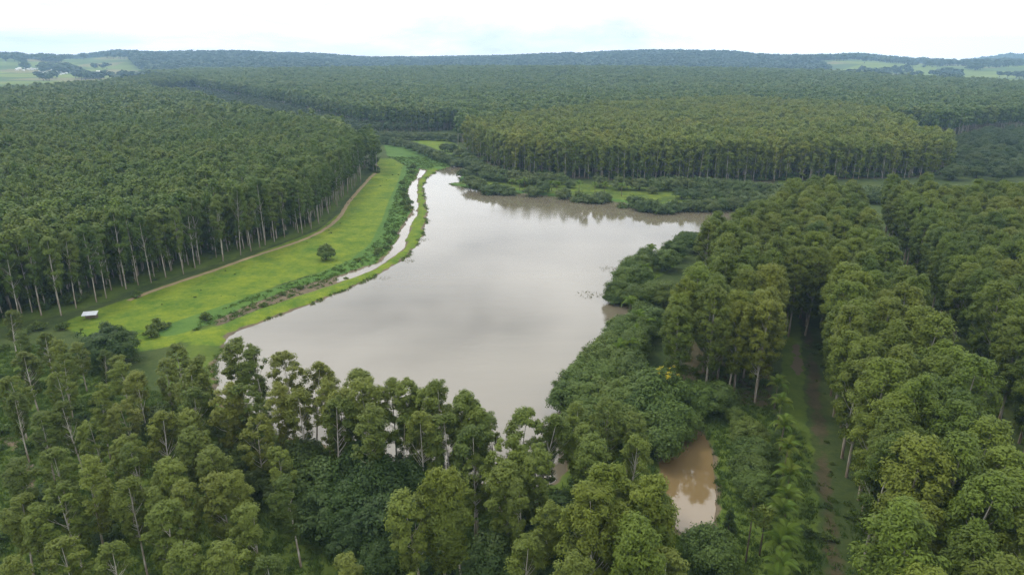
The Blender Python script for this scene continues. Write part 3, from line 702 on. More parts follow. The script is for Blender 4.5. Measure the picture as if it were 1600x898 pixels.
def scatter(name, protos, pts, rz, sc, pick, mats, label):
    """One object of uncountable growth: its mesh holds the plant shapes and the places; geometry nodes set a plant on each place."""
    V, Q, T, ti, mq, mt, pid = [], [], [], [], [], [], []
    n = 0
    for k, p in enumerate(protos):
        V.append(p[0]); Q.append(p[1] + n); T.append(p[2] + n); ti.append(p[3]); mq.append(p[4]); mt.append(p[5])
        pid.append(np.full(len(p[0]), k)); n += len(p[0])
    N = len(pts)
    V = np.vstack(V)
    def ext(a, b): return np.concatenate([a, b])
    sc = np.asarray(sc, float)
    sc3 = np.repeat(sc[:, None], 3, 1) if sc.ndim == 1 else sc
    attrs = {"tint": ("FLOAT", ext(np.concatenate(ti), np.zeros(N))),
             "proto": ("INT", ext(np.concatenate(pid), np.full(N, -1)).astype(np.int32)),
             "pick": ("INT", ext(np.full(n, -1), pick).astype(np.int32)),
             "turn": ("FLOAT_VECTOR", np.vstack([np.zeros((n, 3)), np.stack([np.zeros(N), np.zeros(N), rz], 1)])),
             "size": ("FLOAT_VECTOR", np.vstack([np.ones((n, 3)), sc3]))}
    me = new_mesh(name, V, [np.vstack(Q), np.vstack(T)], mats, np.concatenate([np.concatenate(mq), np.concatenate(mt)]), attrs, loose=np.asarray(pts, float))
    o = link(name, me)
    ng = bpy.data.node_groups.new(name + "_placing", "GeometryNodeTree")
    ng.interface.new_socket("Geometry", in_out="INPUT", socket_type="NodeSocketGeometry")
    ng.interface.new_socket("Geometry", in_out="OUTPUT", socket_type="NodeSocketGeometry")
    N_, Lk = ng.nodes, ng.links
    gi, go = N_.new("NodeGroupInput"), N_.new("NodeGroupOutput")
    def attr(nm, ty):
        a = N_.new("GeometryNodeInputNamedAttribute"); a.data_type = ty; a.inputs["Name"].default_value = nm
        return a.outputs["Attribute"]
    def eq(sock, k):
        c = N_.new("FunctionNodeCompare"); c.data_type = "INT"; c.operation = "EQUAL"
        ins = [s for s in c.inputs if s.type == "INT"]
        Lk.new(sock, ins[0]); ins[1].default_value = k
        return c.outputs[0]
    def sep(k):
        s = N_.new("GeometryNodeSeparateGeometry"); s.domain = "POINT"
        Lk.new(gi.outputs[0], s.inputs["Geometry"]); Lk.new(eq(attr("proto", "INT"), k), s.inputs["Selection"])
        return s.outputs["Selection"]
    places = sep(-1)
    join = N_.new("GeometryNodeJoinGeometry")
    for k in range(len(protos)):
        iop = N_.new("GeometryNodeInstanceOnPoints")
        Lk.new(places, iop.inputs["Points"]); Lk.new(eq(attr("pick", "INT"), k), iop.inputs["Selection"])
        Lk.new(sep(k), iop.inputs["Instance"])
        e2r = N_.new("FunctionNodeEulerToRotation")
        Lk.new(attr("turn", "FLOAT_VECTOR"), e2r.inputs[0]); Lk.new(e2r.outputs[0], iop.inputs["Rotation"])
        Lk.new(attr("size", "FLOAT_VECTOR"), iop.inputs["Scale"])
        Lk.new(iop.outputs["Instances"], join.inputs[0])
    Lk.new(join.outputs[0], go.inputs[0])
    md = o.modifiers.new("placing", "NODES"); md.node_group = ng
    tag(o, label, kind="stuff")
    return o

def in_view(x, y, margin=0.10, near=30):
    return (np.abs(x) < (0.79 + margin) * np.maximum(y, 0) + 25) & (y > near)

def plant(name, meshes, x, y, s, rz, label, cat, group, z=None, sxy=None, tilt=(0, 0)):
    e = link(name, None, None, (x, y, gz(x, y) if z is None else z), (tilt[0], tilt[1], rz), (sxy or s, sxy or s, s))
    tag(e, label, cat, group)
    link("trunk", meshes[0], e); link("crown", meshes[1], e)
    return e

# ------------------------------------------------------------------ individual eucalyptus trees
g = np.random.default_rng(5)
HT = {"tall": 26.0, "full": 25.0, "open": 20.0}
EU = {}
EU["tall"] = [pair("plantation_eucalyptus", eucalyptus(g, "tall", 26), M["leaf_left"], M["bark"]) for _ in range(4)]
full_b = [eucalyptus(g, "full", 25) for _ in range(5)]
EU["full"] = [pair("full_eucalyptus", b, M["leaf_right"], M["bark"]) for b in full_b]
EU["open"] = [pair("open_eucalyptus", eucalyptus(g, "open", 20), M["leaf_grove"], M["bark"]) for _ in range(6)]
EU["big"] = [pair("broad_eucalyptus", b, M["leaf_right"], M["bark"]) for b in [eucalyptus(g, "full", 24) for _ in range(2)]]

def eu(kind, x, y, h, label, group, wide=1.0):
    v = int(g.integers(len(EU[kind])))
    base = {"tall": 26.0, "full": 25.0, "open": 20.0, "big": 24.0}[kind]
    s = h / base
    lean = 0.05 if kind == "open" else 0.015
    return plant("eucalyptus_tree", EU[kind][v], x, y, s, g.random() * 6.28, label, "tree", group, sxy=s * wide, tilt=(g.normal() * lean, g.normal() * lean))

def along(line, step):
    P = np.array(line, float)
    d = np.r_[0, np.cumsum(np.hypot(*np.diff(P, axis=0).T))]
    t = np.arange(0, d[-1], step)
    return np.stack([np.interp(t, d, P[:, 0]), np.interp(t, d, P[:, 1])], 1)

# edge row of the left plantation, counted from the far end by the lake channel
edge_pts = along(EDGE[:-1], 5.8)
n_e = 0
for i, (x, y) in enumerate(edge_pts):
    if not (abs(x) < 0.80 * y + 3):
        continue
    n_e += 1
    eu("tall", x - 1.5 + g.normal() * 1.5, y + g.normal() * 1.6, 23.5 + g.random() * 5,
       f"pale-trunked eucalyptus on the meadow edge of the left plantation, {ordinal(n_e)} from the far end", "edge trees of the left plantation", 0.95 + 0.25 * g.random())

# trees standing at the near shore of the lake
belt = sorted(BELT, key=lambda p: p[0] / p[1])
for i, (x, y, h) in enumerate(belt):
    eu("open", x, y, h, f"open-crowned eucalyptus on the near lakeshore, {ordinal(i + 1)} of the shore belt from the left", "trees on the near lakeshore", 1.05 + 0.2 * g.random())

# the grove in the foreground, in ranks by distance
grove = sorted(GROVE_HERO, key=lambda p: p[1])
fill = []
taken = [(p[0], p[1]) for p in GROVE_HERO + BELT + DARKTREE]
clear = [(-66, 100, 11), (-60, 91, 9), (-27, 92, 9), (-36, 96, 6), (-10, 96, 5), (2, 100, 6), (-112, 160, 10)]
for _ in range(6000):
    x, y = g.uniform(-130, 30), g.uniform(62, 190)
    if not (abs(x) < 0.82 * y and inside(np.array([x]), np.array([y]), GROVE)[0]): continue
    if any(math.hypot(x - a, y - b) < r for a, b, r in clear): continue
    if any(math.hypot(x - a, y - b) < 6.2 for a, b in taken): continue
    if len(fill) >= 12: break
    taken.append((x, y)); fill.append((x, y, 12 + 5 * g.random()))
grove = sorted(grove + fill, key=lambda p: p[1])
per = 11
k = 0
n_g = 0
while k < len(grove):
    rank = sorted(grove[k:k + per], key=lambda p: p[0] / p[1])
    for i, (x, y, h) in enumerate(rank):
        big = x > 8 and h > 21 or h == 22
        eu("big" if big else "open", x, y, h,
           f"{'broad leafy' if big else 'slender sparse'} foreground grove eucalyptus, {ordinal(k // per + 1)} rank from the bottom, {ordinal(i + 1)} from left",
           "trees of the foreground grove", (1.0 if big else 1.0 + 0.3 * g.random()))
        n_g += 1
    k += per

# the right plantation: rows either side of a palm lane, the nearest trees one by one
rows = {"left of the palm lane": [-13.5, -7.2, -1.0, 5.0], "between palm lane and dark lane": [21.5, 28.2, 34.9], "beyond the dark lane": list(55 + 6.8 * np.arange(17)), "closing the palm lane": [10.0, 16.5]}
allr = []
for blk, lats in rows.items():
    for ri, la0 in enumerate(lats):
        a0 = 149 if blk.startswith("left") else 196 if blk.startswith("closing") else 50
        for j, al0 in enumerate(np.arange(a0 + 2.5 * (ri % 2), 400, 6.8)):
            la1, al1 = la0 + g.normal() * 0.9, al0 + g.normal() * 1.2
            x, y = la1 * ACROSS[0] + al1 * LANE[0], la1 * ACROSS[1] + al1 * LANE[1]
            lim = np.interp(la1, [-16, -10, 18, 60, 170], [236, 246, 330, 352, 330])
            if al1 > lim or not in_view(np.array([x]), np.array([y]), 0.08, 25)[0]: continue
            if sdf(np.array([x]), np.array([y]), PUDDLE_LANE)[0] < 3 or (la1 < -10 and 170 < al1 < 218): continue
            allr.append([blk, ri, 0, x, y, math.hypot(x, y)])
def seen(t):   # stands within the picture, by its crown
    x, y = t[3], t[4]
    return abs(x) < 0.755 * (y * 0.95 + 18) and y > 42
cnt = 300 - n_e - len(BELT) - n_g
order = sorted([t for t in allr if seen(t)], key=lambda t: t[5])[:cnt]
chosen = set(id(t) for t in order)
seq = {}
for t in sorted(order, key=lambda t: alo(t[3], t[4])):
    key = (t[0], t[1]); seq[key] = seq.get(key, 0) + 1
    eu("full", t[3], t[4], 21.5 + 6 * g.random(), f"leafy eucalyptus {t[0]}, {ordinal(t[1] + 1)} row, {ordinal(seq[key])} from the front", "trees of the right plantation", 0.95 + 0.2 * g.random())

# ------------------------------------------------------------------ the rest of the plantations, past counting
gp = np.random.default_rng(8)
PM = [M["bark"], M["leaf_left"], M["leaf_mid"], M["leaf_far"], M["leaf_right"], M["leaf_dark"]]
protos = []
protos += [proto(eucalyptus(gp, "tall", 26, 1), 1, 0) for _ in range(5)]      # 0-4 left block
protos += [proto(eucalyptus(gp, "tall", 26, 1), 2, 0) for _ in range(5)]      # 5-9 middle block
protos += [proto(eucalyptus(gp, "tall", 26, 2), 3, 0) for _ in range(5)]      # 10-14 far blocks
protos += [proto(b, 4, 0) for b in full_b[:4]]                                # 15-18 right block
protos += [proto(eucalyptus(gp, "tall", 26, 2), 1, 0) for _ in range(3)]      # 19-21 left block, far part
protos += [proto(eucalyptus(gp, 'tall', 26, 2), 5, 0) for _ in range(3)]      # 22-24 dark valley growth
P_, S_, K_ = [], [], []
LANES = [([(-420, 1250), (-150, 1420), (300, 1500), (900, 1380)], 9), ([(-80, 1180), (60, 1400), (150, 2000)], 7), ([(-900, 1950), (-300, 1900), (200, 1850)], 12), ([(600, 820), (700, 1100), (760, 1500)], 8), ([(-1000, 900), (-500, 700), (-250, 600)], 4)]
def fill_block(poly, sx, sy, ang, picks, ylo, yhi, jit=0.22, hs=(0.92, 0.14), wide=1.0, setback=0.0):
    Pn = np.array(poly)
    c = Pn.mean(0); rad = np.abs(Pn - c).max() * 1.5
    u = np.arange(-rad, rad, sx); v = np.arange(-rad, rad, sy)
    U, Vv = np.meshgrid(u, v); U = U.ravel() + gp.normal(size=U.size) * sx * jit; Vv = Vv.ravel() + gp.normal(size=Vv.size) * sy * jit
    ca, sa = math.cos(ang), math.sin(ang)
    x, y = c[0] + U * ca - Vv * sa, c[1] + U * sa + Vv * ca
    m = in_view(x, y, 0.12, 60) & (y >= ylo) & (y < yhi)
    x, y = x[m], y[m]
    m = inside(x, y, poly) & (gp.random(len(x)) > 0.04)
    x, y = x[m], y[m]
    for ln, w in LANES:
        m = seg_dist(x, y, ln, False) > w
        x, y = x[m], y[m]
    if setback:
        m = seg_dist(x, y, EDGE, False) > setback
        x, y = x[m], y[m]
    h = (hs[0] + hs[1] * gp.random(len(x))) * (1 + 0.07 * wob(x, y, 34, 2.0) + 0.05 * wob(x, y, 110, 5.0))
    h *= np.where(gp.random(len(x)) < 0.04, 1.14, 1.0)
    w = wide * (0.86 + 0.42 * gp.random(len(x)))
    P_.append(np.stack([x, y, ground_z(x, y) - 0.1], 1)); S_.append(np.stack([h * w, h * w, h], 1))
    K_.append(np.asarray(picks)[gp.integers(len(picks), size=len(x))])
fill_block(LP, 4.8, 3.9, 0.35, [0, 1, 2, 3, 4], 0, 650, setback=5.0, hs=(0.82, 0.26), wide=1.0)
fill_block(LP, 5.4, 4.6, 0.35, [19, 20, 21], 650, 1100, hs=(0.82, 0.26), wide=1.1)
fill_block(LP, 5.6, 4.6, 0.35, [19, 20, 21], 1100, 2000, wide=1.2)
fill_block(C1, 4.9, 4.1, -0.1, [5, 6, 7, 8, 9], 0, 1200, hs=(0.82, 0.26), wide=1.05)
fill_block(C2, 5.6, 4.8, 0.15, [10, 11, 12, 13, 14], 0, 1300, wide=1.15, hs=(0.80, 0.26))
fill_block(C2, 6.6, 5.6, 0.15, [10, 11, 12, 13, 14], 1300, 2000, wide=1.4)
fill_block(C2, 9.0, 8.0, 0.15, [10, 11, 12, 13, 14], 2000, 3500, wide=1.9)
VALLEY = L_FAR[1:] + [(-165, 640), (-150, 740)] + C3_FRONT[::-1] + [(-900, 1800)]
LANES.append((C3_FRONT, 120))
fill_block(VALLEY, 6.2, 5.2, 0.35, [19, 20, 21], 0, 2200, wide=1.3, hs=(0.78, 0.28))
LANES.pop()
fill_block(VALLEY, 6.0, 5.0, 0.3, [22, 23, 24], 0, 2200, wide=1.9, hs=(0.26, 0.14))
rest = np.array([(t[3], t[4]) for t in allr if id(t) not in chosen])
P_.append(np.c_[rest, ground_z(rest[:, 0], rest[:, 1]) - 0.1]); h = 0.92 + 0.18 * gp.random(len(rest)); S_.append(np.stack([h * 1.05, h * 1.05, h], 1)); K_.append(15 + gp.integers(4, size=len(rest)))
pts = np.vstack(P_); print("plantation trees:", len(pts))
scatter("plantation_forest", protos, pts, gp.random(len(pts)) * 6.28, np.vstack(S_), np.concatenate(K_), PM, "dense eucalyptus plantation canopy stretching away from the lake to the hills")

# ------------------------------------------------------------------ far woods on the hills and field edges
gh = np.random.default_rng(21)
def clump(rng):
    a, b = Buf(), Buf()
    tube(a, [[0, 0, -1], [0, 0, 3]], [0.5, 0.3], 3)
    k = 9
    an = rng.random(k) * 6.28
    cen = np.stack([4.2 * np.cos(an) * rng.random(k), 4.2 * np.sin(an) * rng.random(k), 5 + 5 * rng.random(k)], 1)
    leaves(b, rng, cen, 2.0 + 1.6 * rng.random(k), 12, 3.6, flat=0.8, up_bias=0.6, aspect=0.85)
    return a, b
hp = [proto(clump(gh), 1, 0) for _ in range(5)]
X, Y = gh.uniform(-6500, 6500, 230000), gh.uniform(1500, 6900, 230000)
rr = np.hypot(X, Y)
fm = field_mask(X, Y)
wood = 0.7 * wob(X, Y, 190, 4.0) + 0.6 * wob(X, Y, 62, 1.0) + 0.4 * wob(X, Y, 23, 2.0)
keep = in_view(X, Y, 0.1, 100) & ~inside(X, Y, C2) & ~inside(X, Y, LP) & ~inside(X, Y, C1)
keep &= np.where(fm > 0.5, wood > (0.62 - 0.35 * smooth(3800, 4800, rr)), (rr > 1700) | (Y > 2600))
keep &= gh.random(len(X)) < np.clip(1.3 - rr / 9000, 0.3, 1)
X, Y = X[keep], Y[keep]; rr = rr[keep]
sc = (0.9 + 0.9 * gh.random(len(X))) * (0.9 + rr / 4500)
scatter("hill_woods", hp, np.stack([X, Y, terrain(X, Y) - 0.5], 1), gh.random(len(X)) * 6.28, np.stack([sc * 1.3, sc * 1.3, sc * 0.85], 1), gh.integers(5, size=len(X)), [M["bark_dark"], M["leaf_hill"]], "blue-green woods covering the distant hills on the horizon")
print("hill clumps:", len(X))

# ------------------------------------------------------------------ low rounded trees
gb = np.random.default_rng(31)
BR = [pair("round_tree", broadleaf(gb, 9, 4.8, 0), M["leaf_broad"], M["bark_dark"]) for _ in range(5)]
BF = [pair("shore_tree", broadleaf(gb, 8, 5.0, 1), M["leaf_shore"], M["bark_dark"]) for _ in range(5)]
BD = [pair("dark_tree", broadleaf(gb, 9, 4.4, 0), M["leaf_dark"], M["bark_dark"]) for _ in range(4)]
def rounds(lst, name, meshes, base, phrase, group, wide=(1.0, 0.25), by="x"):
    key = (lambda p: p[0] / p[1]) if by == "x" else (lambda p: p[1])
    for i, (x, y, h) in enumerate(sorted(lst, key=key)):
        s = h / base
        plant(name, meshes[int(gb.integers(len(meshes)))], x, y, s, gb.random() * 6.28, phrase.format(ordinal(i + 1)), "tree", group, sxy=s * (wide[0] + wide[1] * gb.random()))
rounds(BANKTREE, "round_tree", BR, 9, "round dense green tree on the right lake bank, {} counting from the pond end", "round trees on the right bank", (1.0, 0.2), "y")
rounds(PONDTREE, "round_tree", BR, 9, "bushy round tree beside the brown pond, {} from the bottom", "round trees by the pond", (1.15, 0.2), "y")
rounds(FRONTROW, "shore_tree", BF, 8, "domed tree in the row at the far waterline, {} from the left", "waterline row of the far shore", (1.0, 0.3))
rounds(BACKROW, "shore_tree", BF, 8, "domed tree in the hedge row under the middle plantation, {} from the left", "back row of the far shore", (1.0, 0.3))
rounds(NORTHBELT, "shore_tree", BF, 8, "small domed tree beyond the lake head, {} from the left", "tree belts beyond the lake head", (1.05, 0.3))
rounds(DARKTREE, "dark_tree", BD, 9, "dark leafy understorey tree in the foreground grove, {} from the left", "understorey trees", (1.0, 0.3))
rd = []
for _ in range(4000):
    x, y = gb.uniform(260, 640), gb.uniform(420, 800)
    if inside(np.array([x]), np.array([y]), RIGHTDARK)[0] and abs(x) < 0.8 * y and all(math.hypot(x - a, y - b) > 8.5 for a, b, _ in rd):
        rd.append((x, y, 8 + 4 * gb.random()))
    if len(rd) >= 110: break
rounds(rd, "shore_tree", BD, 9, "dark rounded tree of the low wood at the right, {} from its near side", "low dark wood at the right", (1.15, 0.3), "y")
lane_low = []
for al0 in np.arange(70, 390, 5.5):
    la0 = 44.2 + gb.normal() * 1.0
    lane_low.append((la0 * ACROSS[0] + al0 * LANE[0], la0 * ACROSS[1] + al0 * LANE[1], 5 + 3 * gb.random()))
rounds(lane_low, "dark_tree", BD, 9, "low dark tree in the shaded lane of the right plantation, {} from the front", "low trees in the dark lane", (0.9, 0.3), "y")

# blossom on one bank tree: a tall tree with yellow flower clumps
fx, fy, fh = min(BANKTREE, key=lambda p: -p[2])
fb = Buf()
fc = np.array([[2.2, 0.5, 10.6], [3.0, 0.9, 10.0], [2.6, -0.6, 10.2], [1.4, 0.2, 11.2], [3.4, 0.1, 9.4]])
fc = np.vstack([fc + gb.normal(size=fc.shape) * 0.8 for _ in range(4)])
leaves(fb, gb, fc, np.full(len(fc), 0.42), 16, 0.28)
bt = [o for o in COL.objects if o.name.startswith("round_tree") and abs(o.location.x - fx) < 0.01 and abs(o.location.y - fy) < 0.01][0]
bt["label"] = "tall round tree with yellow blossom on the right lake bank"
bo = link("blossom", fb.mesh("yellow_blossom", [M["flower"]]), bt)
sx_, sz_ = bt.scale[0], bt.scale[2]
bo.scale = (1 / sx_, 1 / sx_, 1 / sz_)
bo.rotation_euler = (0, 0, -bt.rotation_euler.z)

mx, my, mh = MEADOWTREE[0]
mt = pair("meadow_tree", broadleaf(gb, 7, 3.6, 0), M["leaf_broad"], M["bark_dark"])
plant("meadow_tree", mt, mx, my, 1.0, 0.4, "lone round tree standing in the bright meadow", "tree", None)

# ------------------------------------------------------------------ palms: trunk and single fronds
def frond_mesh():
    b = Buf(); L = 3.4; k = 9
    t = np.linspace(0, 1, k)
    mid = np.stack([L * (t * 0.92 - 0.14 * t ** 3), 0 * t, 1.35 * np.sin(t * 2.1) - 1.55 * t ** 2.3], 1)
    tube(b, mid, 0.05 * (1 - 0.85 * t), 3)
    for i in range(24):
        u = 0.12 + 0.88 * i / 23
        p = np.array([np.interp(u, t, mid[:, j]) for j in range(3)])
        ll = 0.95 * math.sin(0.35 + 2.5 * u) + 0.12
        for s in (-1, 1):
            tip = p + np.array([0.42 * ll, s * 0.80 * ll, -0.42 * ll])
            w = np.array([0.08, 0, 0.025])
            b.add([p - w, p + w, tip], None, [[0, 1, 2]] if s > 0 else [[0, 2, 1]], 0.25 + 0.5 * random.random())
    return b.mesh("palm_frond", [M["leaf_palm"]])
FROND = frond_mesh()
def palm_trunk(h):
    b = Buf(); t = np.linspace(0, 1, 6)
    tube(b, np.stack([0.25 * t ** 2, 0.1 * t, -0.5 + (h + 0.5) * t], 1), 0.17 - 0.06 * t + 0.05 * (t < 0.1), 7)
    return b.mesh("palm_trunk", [M["bark_palm"]], True)
PT = {h: palm_trunk(h) for h in (3.0, 4.5, 6.0)}
gpalm = np.random.default_rng(77)
def palm(x, y, h, label, group, nf=15):
    th = min(PT, key=lambda q: abs(q - (h - 1.4)))
    e = link("palm_tree", None, None, (x, y, gz(x, y)), (0, 0, gpalm.random() * 6.28))
    tag(e, label, "palm", group)
    link("trunk", PT[th], e)
    for i in range(nf):
        a = i * 2.39996 + gpalm.normal() * 0.15
        pitch = -1.05 + 1.45 * (i / nf) + gpalm.normal() * 0.08
        s = 0.85 + 0.25 * gpalm.random()
        link("frond", FROND, e, (0.25, 0.1, th - 0.1), (0, pitch, a), (s, s, s))
for i, (x, y, h) in enumerate(sorted(PALMROW, key=lambda p: p[1])):
    palm(x, y, h, f"feathery palm in the palm row along the plantation lane, {ordinal(i + 1)} from the bottom", "palms along the lane")
for i, (x, y, h) in enumerate(sorted(PALMBANK, key=lambda p: p[1])):
    palm(x, y, h, f"palm among the round trees of the right bank, {ordinal(i + 1)} from the pond end", "palms on the right bank")
for i, (x, y, h) in enumerate(sorted(PALMFAR, key=lambda p: p[0] / p[1])):
    palm(x, y, h, f"small palm on the far shore strip, {ordinal(i + 1)} from the left", "palms on the far shore", 11)

# two young thin trees and a little dark conifer by the pond
for (x, y, h), lab in zip(SAPLING, ("thin bare-stemmed young tree in the grass below the pond", "shorter young tree beside the palm row")):
    b1, b2 = Buf(), Buf()
    tube(b1, [[0, 0, -0.4], [0.1, 0, h * 0.5], [0.05, 0.1, h]], [0.14, 0.10, 0.03], 6)
    k = 14; an = gb.random(k) * 6.28; zz = h * (0.62 + 0.38 * gb.random(k))
    leaves(b2, gb, np.stack([1.3 * np.cos(an) * gb.random(k), 1.3 * np.sin(an) * gb.random(k), zz], 1), 0.5 + 0.4 * gb.random(k), 60, 0.4)
    plant("young_tree", (b1.mesh("young_trunk", [M["bark_dark"]], True), b2.mesh("young_crown", [M["leaf_grove"]])), x, y, 1.0, 0.0, lab, "tree", None)
x, y, h = CYPRESS[0]
b1, b2 = Buf(), Buf()
tube(b1, [[0, 0, -0.4], [0, 0, h * 0.5], [0, 0, h]], [0.12, 0.08, 0.02], 6)
zz = np.repeat(np.linspace(0.5, h, 12), 4); an = gb.random(48) * 6.28; rc = 1.25 * (1 - zz / (h * 1.1))
leaves(b2, gb, np.stack([rc * np.cos(an), rc * np.sin(an), zz], 1), np.full(48, 0.38), 60, 0.26, tint=np.full(48, 0.2))
plant("conifer", (b1.mesh("conifer_trunk", [M["bark_dark"]], True), b2.mesh("conifer_crown", [M["leaf_dark"]])), x, y, 1.0, 0, "small dark cone-shaped conifer at the lower end of the pond", "tree", None)

# ------------------------------------------------------------------ bushes, reeds
def bush(rng):
    b1, b2 = Buf(), Buf()
    k = 16; an = rng.random(k) * 6.28; r = 0.75 * rng.random(k) ** 0.5
    cen = np.stack([r * np.cos(an), r * np.sin(an), 0.25 + 0.75 * rng.random(k) * (1.1 - r)], 1)
    for i in range(0, k, 2): tube(b1, [[0, 0, -0.15], cen[i] * 0.6, cen[i]], [0.05, 0.03, 0.01], 3)
    leaves(b2, rng, cen, 0.22 + 0.18 * rng.random(k), 55, 0.2)
    return b1, b2
BU = [(b[0].mesh("bush_stems", [M["bark_dark"]]), b[1].mesh("bush_leaves", [M["leaf_broad"]])) for b in [bush(gb) for _ in range(4)]]
for i, (x, y, s) in enumerate(sorted(BUSH, key=lambda p: p[1])):
    e = link("bush", None, None, (x, y, gz(x, y)), (0, 0, gb.random() * 6.28), (s * 0.8, s * 0.8, s * 0.75))
    tag(e, f"low green bush near the channel and meadow, {ordinal(i + 1)} from the near end", "bush", "bushes by the meadow and channel")
    v = BU[i % 4]
    link("stems", v[0], e); link("foliage", v[1], e)

def reed(rng, n=70, h=0.5):
    b = Buf()
    for _ in range(n):
        a, r = rng.random() * 6.28, rng.random() ** 0.5
        p = np.array([2.0 * r * math.cos(a), 2.0 * r * math.sin(a), -0.3]); d = rng.normal(size=2) * 0.25
        hh = h * (0.5 + 0.6 * rng.random())
        w = np.array([math.cos(a * 3), math.sin(a * 3), 0]) * 0.014
        b.add([p - w, p + w, p + np.array([d[0] * 0.6, d[1] * 0.6, hh]) + w * 0.6, p + np.array([d[0] * 1.5, d[1] * 1.5, hh * 1.4])], None, [[0, 1, 2], [0, 2, 3]], rng.random())
    return b
RE = [reed(gb).mesh("reed_blades", [M["reed"]]) for _ in range(3)]
for i, (x, y, s) in enumerate(sorted(REEDS, key=lambda p: p[0] / p[1])):
    o = link("reed_clump", RE[i % 3], None, (x, y, 0.0), (0, 0, gb.random() * 6.28), (s * 1.3, s * 1.3, s * 0.8))
    tag(o, f"dark reed clump standing in the lake, {ordinal(i + 1)} from the left", "reeds", "reed clumps in the lake")

# ------------------------------------------------------------------ grass and undergrowth, past counting
gg = np.random.default_rng(91)
def tuft(rng, n, h, spread):
    a, b = Buf(), Buf()
    tube(a, [[0, 0, -0.05], [0, 0, 0.05]], [0.02, 0.01], 3)
    for _ in range(n):
        an, r = rng.random() * 6.28, spread * rng.random() ** 0.5
        p = np.array([r * math.cos(an), r * math.sin(an), -0.05]); d = rng.normal(size=2) * 0.4
        hh = h * (0.5 + 0.7 * rng.random()); w = np.array([math.sin(an * 5), math.cos(an * 5), 0]) * 0.09
        b.add([p - w, p + w, p + np.array([d[0] * hh, d[1] * hh, hh])], None, [[0, 1, 2]], rng.random())
    return a, b
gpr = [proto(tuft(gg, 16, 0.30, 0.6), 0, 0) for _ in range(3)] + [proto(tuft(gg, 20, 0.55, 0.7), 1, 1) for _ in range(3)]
X, Y = gg.uniform(-170, 80, 330000), gg.uniform(70, 560, 330000)
m = in_view(X, Y, 0.05, 60); X, Y = X[m], Y[m]
ws = water_sdf(X, Y)
mead = (sdf(X, Y, MEADOW) < 1) | ((seg_dist(X, Y, LAKE) < 7) & (sdf(X, Y, CHANNEL) < 14))
lushm = (seg_dist(X, Y, LUSH, False) < 7) | (sdf(X, Y, MARSH) < 2)
grv = (inside(X, Y, GROVE) | (lat(X, Y) > -25) & (Y < 160)) & ~mead & (X < 60)
dens = np.where(mead, 0.0, np.where(lushm, 0.18, np.where(grv, 0.45, 0.0)))
shore = (ws > -0.7) & (ws < 0.7) & (Y > 150) & (wob(X, Y, 6.0, 5.0) > 0.0) & (sdf(X, Y, CHANNEL) > 3)
dens = np.where(shore, 0.5, dens)
m = (gg.random(len(X)) < dens) & ((ws > 0.3) | shore) & (seg_dist(X, Y, TRACK, False) > 1.6) & (seg_dist(X, Y, REDPATH, False) > 1.8) & ~((lat(X, Y) > 14.6) & (lat(X, Y) < 20) & (gg.random(len(X)) < 0.7))
X, Y, lushm, grv, shore = X[m], Y[m], lushm[m], grv[m], shore[m]
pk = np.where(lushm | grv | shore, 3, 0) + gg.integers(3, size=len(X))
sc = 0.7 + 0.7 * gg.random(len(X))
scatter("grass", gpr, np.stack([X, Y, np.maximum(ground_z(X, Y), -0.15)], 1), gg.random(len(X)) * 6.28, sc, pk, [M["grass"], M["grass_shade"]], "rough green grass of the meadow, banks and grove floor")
print("grass tufts:", len(X))

ub = [proto(bush(gg), 1, 0) for _ in range(4)] + [proto(bush(gg), 2, 0) for _ in range(3)]
ux, uy, us = [], [], []
def under(n, xr, yr, cond, smin, smax):
    X, Y = gg.uniform(*xr, n), gg.uniform(*yr, n)
    m = cond(X, Y) & in_view(X, Y, 0.05, 50) & (water_sdf(X, Y) > 0.6)
    ux.append(X[m]); uy.append(Y[m]); us.append(smin + (smax - smin) * gg.random(m.sum()) ** 2)
def far_from(X, Y):
    r = np.ones(X.shape, bool)
    for a, b, c in clear: r &= np.hypot(X - a, Y - b) > c
    return r
under(1500, (-150, 40), (60, 215), lambda X, Y: inside(X, Y, GROVE) & far_from(X, Y) & (wob(X, Y, 9) > -0.1), 0.8, 3.4)
under(1500, (-260, -80), (150, 560), lambda X, Y: inside(X, Y, LP) & (seg_dist(X, Y, EDGE, False) < 24) & (wob(X, Y, 12) > 0.1), 0.6, 2.2)
under(2200, (0, 320), (60, 350), lambda X, Y: ((lat(X, Y) > 19) & (lat(X, Y) < 150)) | ((lat(X, Y) > -15) & (lat(X, Y) < 9) & (alo(X, Y) > 152)), 0.8, 2.6)
under(1600, (-260, -80), (150, 560), lambda X, Y: inside(X, Y, LP) & (seg_dist(X, Y, EDGE, False) > 7) & (seg_dist(X, Y, EDGE, False) < 22), 2.0, 5.5)
under(2600, (-60, 360), (430, 620), lambda X, Y: inside(X, Y, C1) & (seg_dist(X, Y, C1_FRONT, False) < 22) & (seg_dist(X, Y, C1_FRONT, False) > 2), 2.0, 6.0)
under(130, (-140, -60), (165, 500), lambda X, Y: (sdf(X, Y, MEADOW) < 2) & (wob(X, Y, 14, 1.0) > -0.1), 0.25, 0.8)
under(80, (-130, -70), (230, 520), lambda X, Y: seg_dist(X, Y, LUSH, False) < 6, 0.4, 1.3)
under(500, (20, 120), (50, 260), lambda X, Y: (lat(X, Y) > 16.5) & (lat(X, Y) < 22), 0.4, 1.8)
under(260, (0, 80), (80, 150), lambda X, Y: (lat(X, Y) > -14) & (lat(X, Y) < 15) & (alo(X, Y) < 150) & (wob(X, Y, 6) > 0.2) & (sdf(X, Y, POND) > 5), 0.5, 1.3)
ux, uy, us = map(np.concatenate, (ux, uy, us))
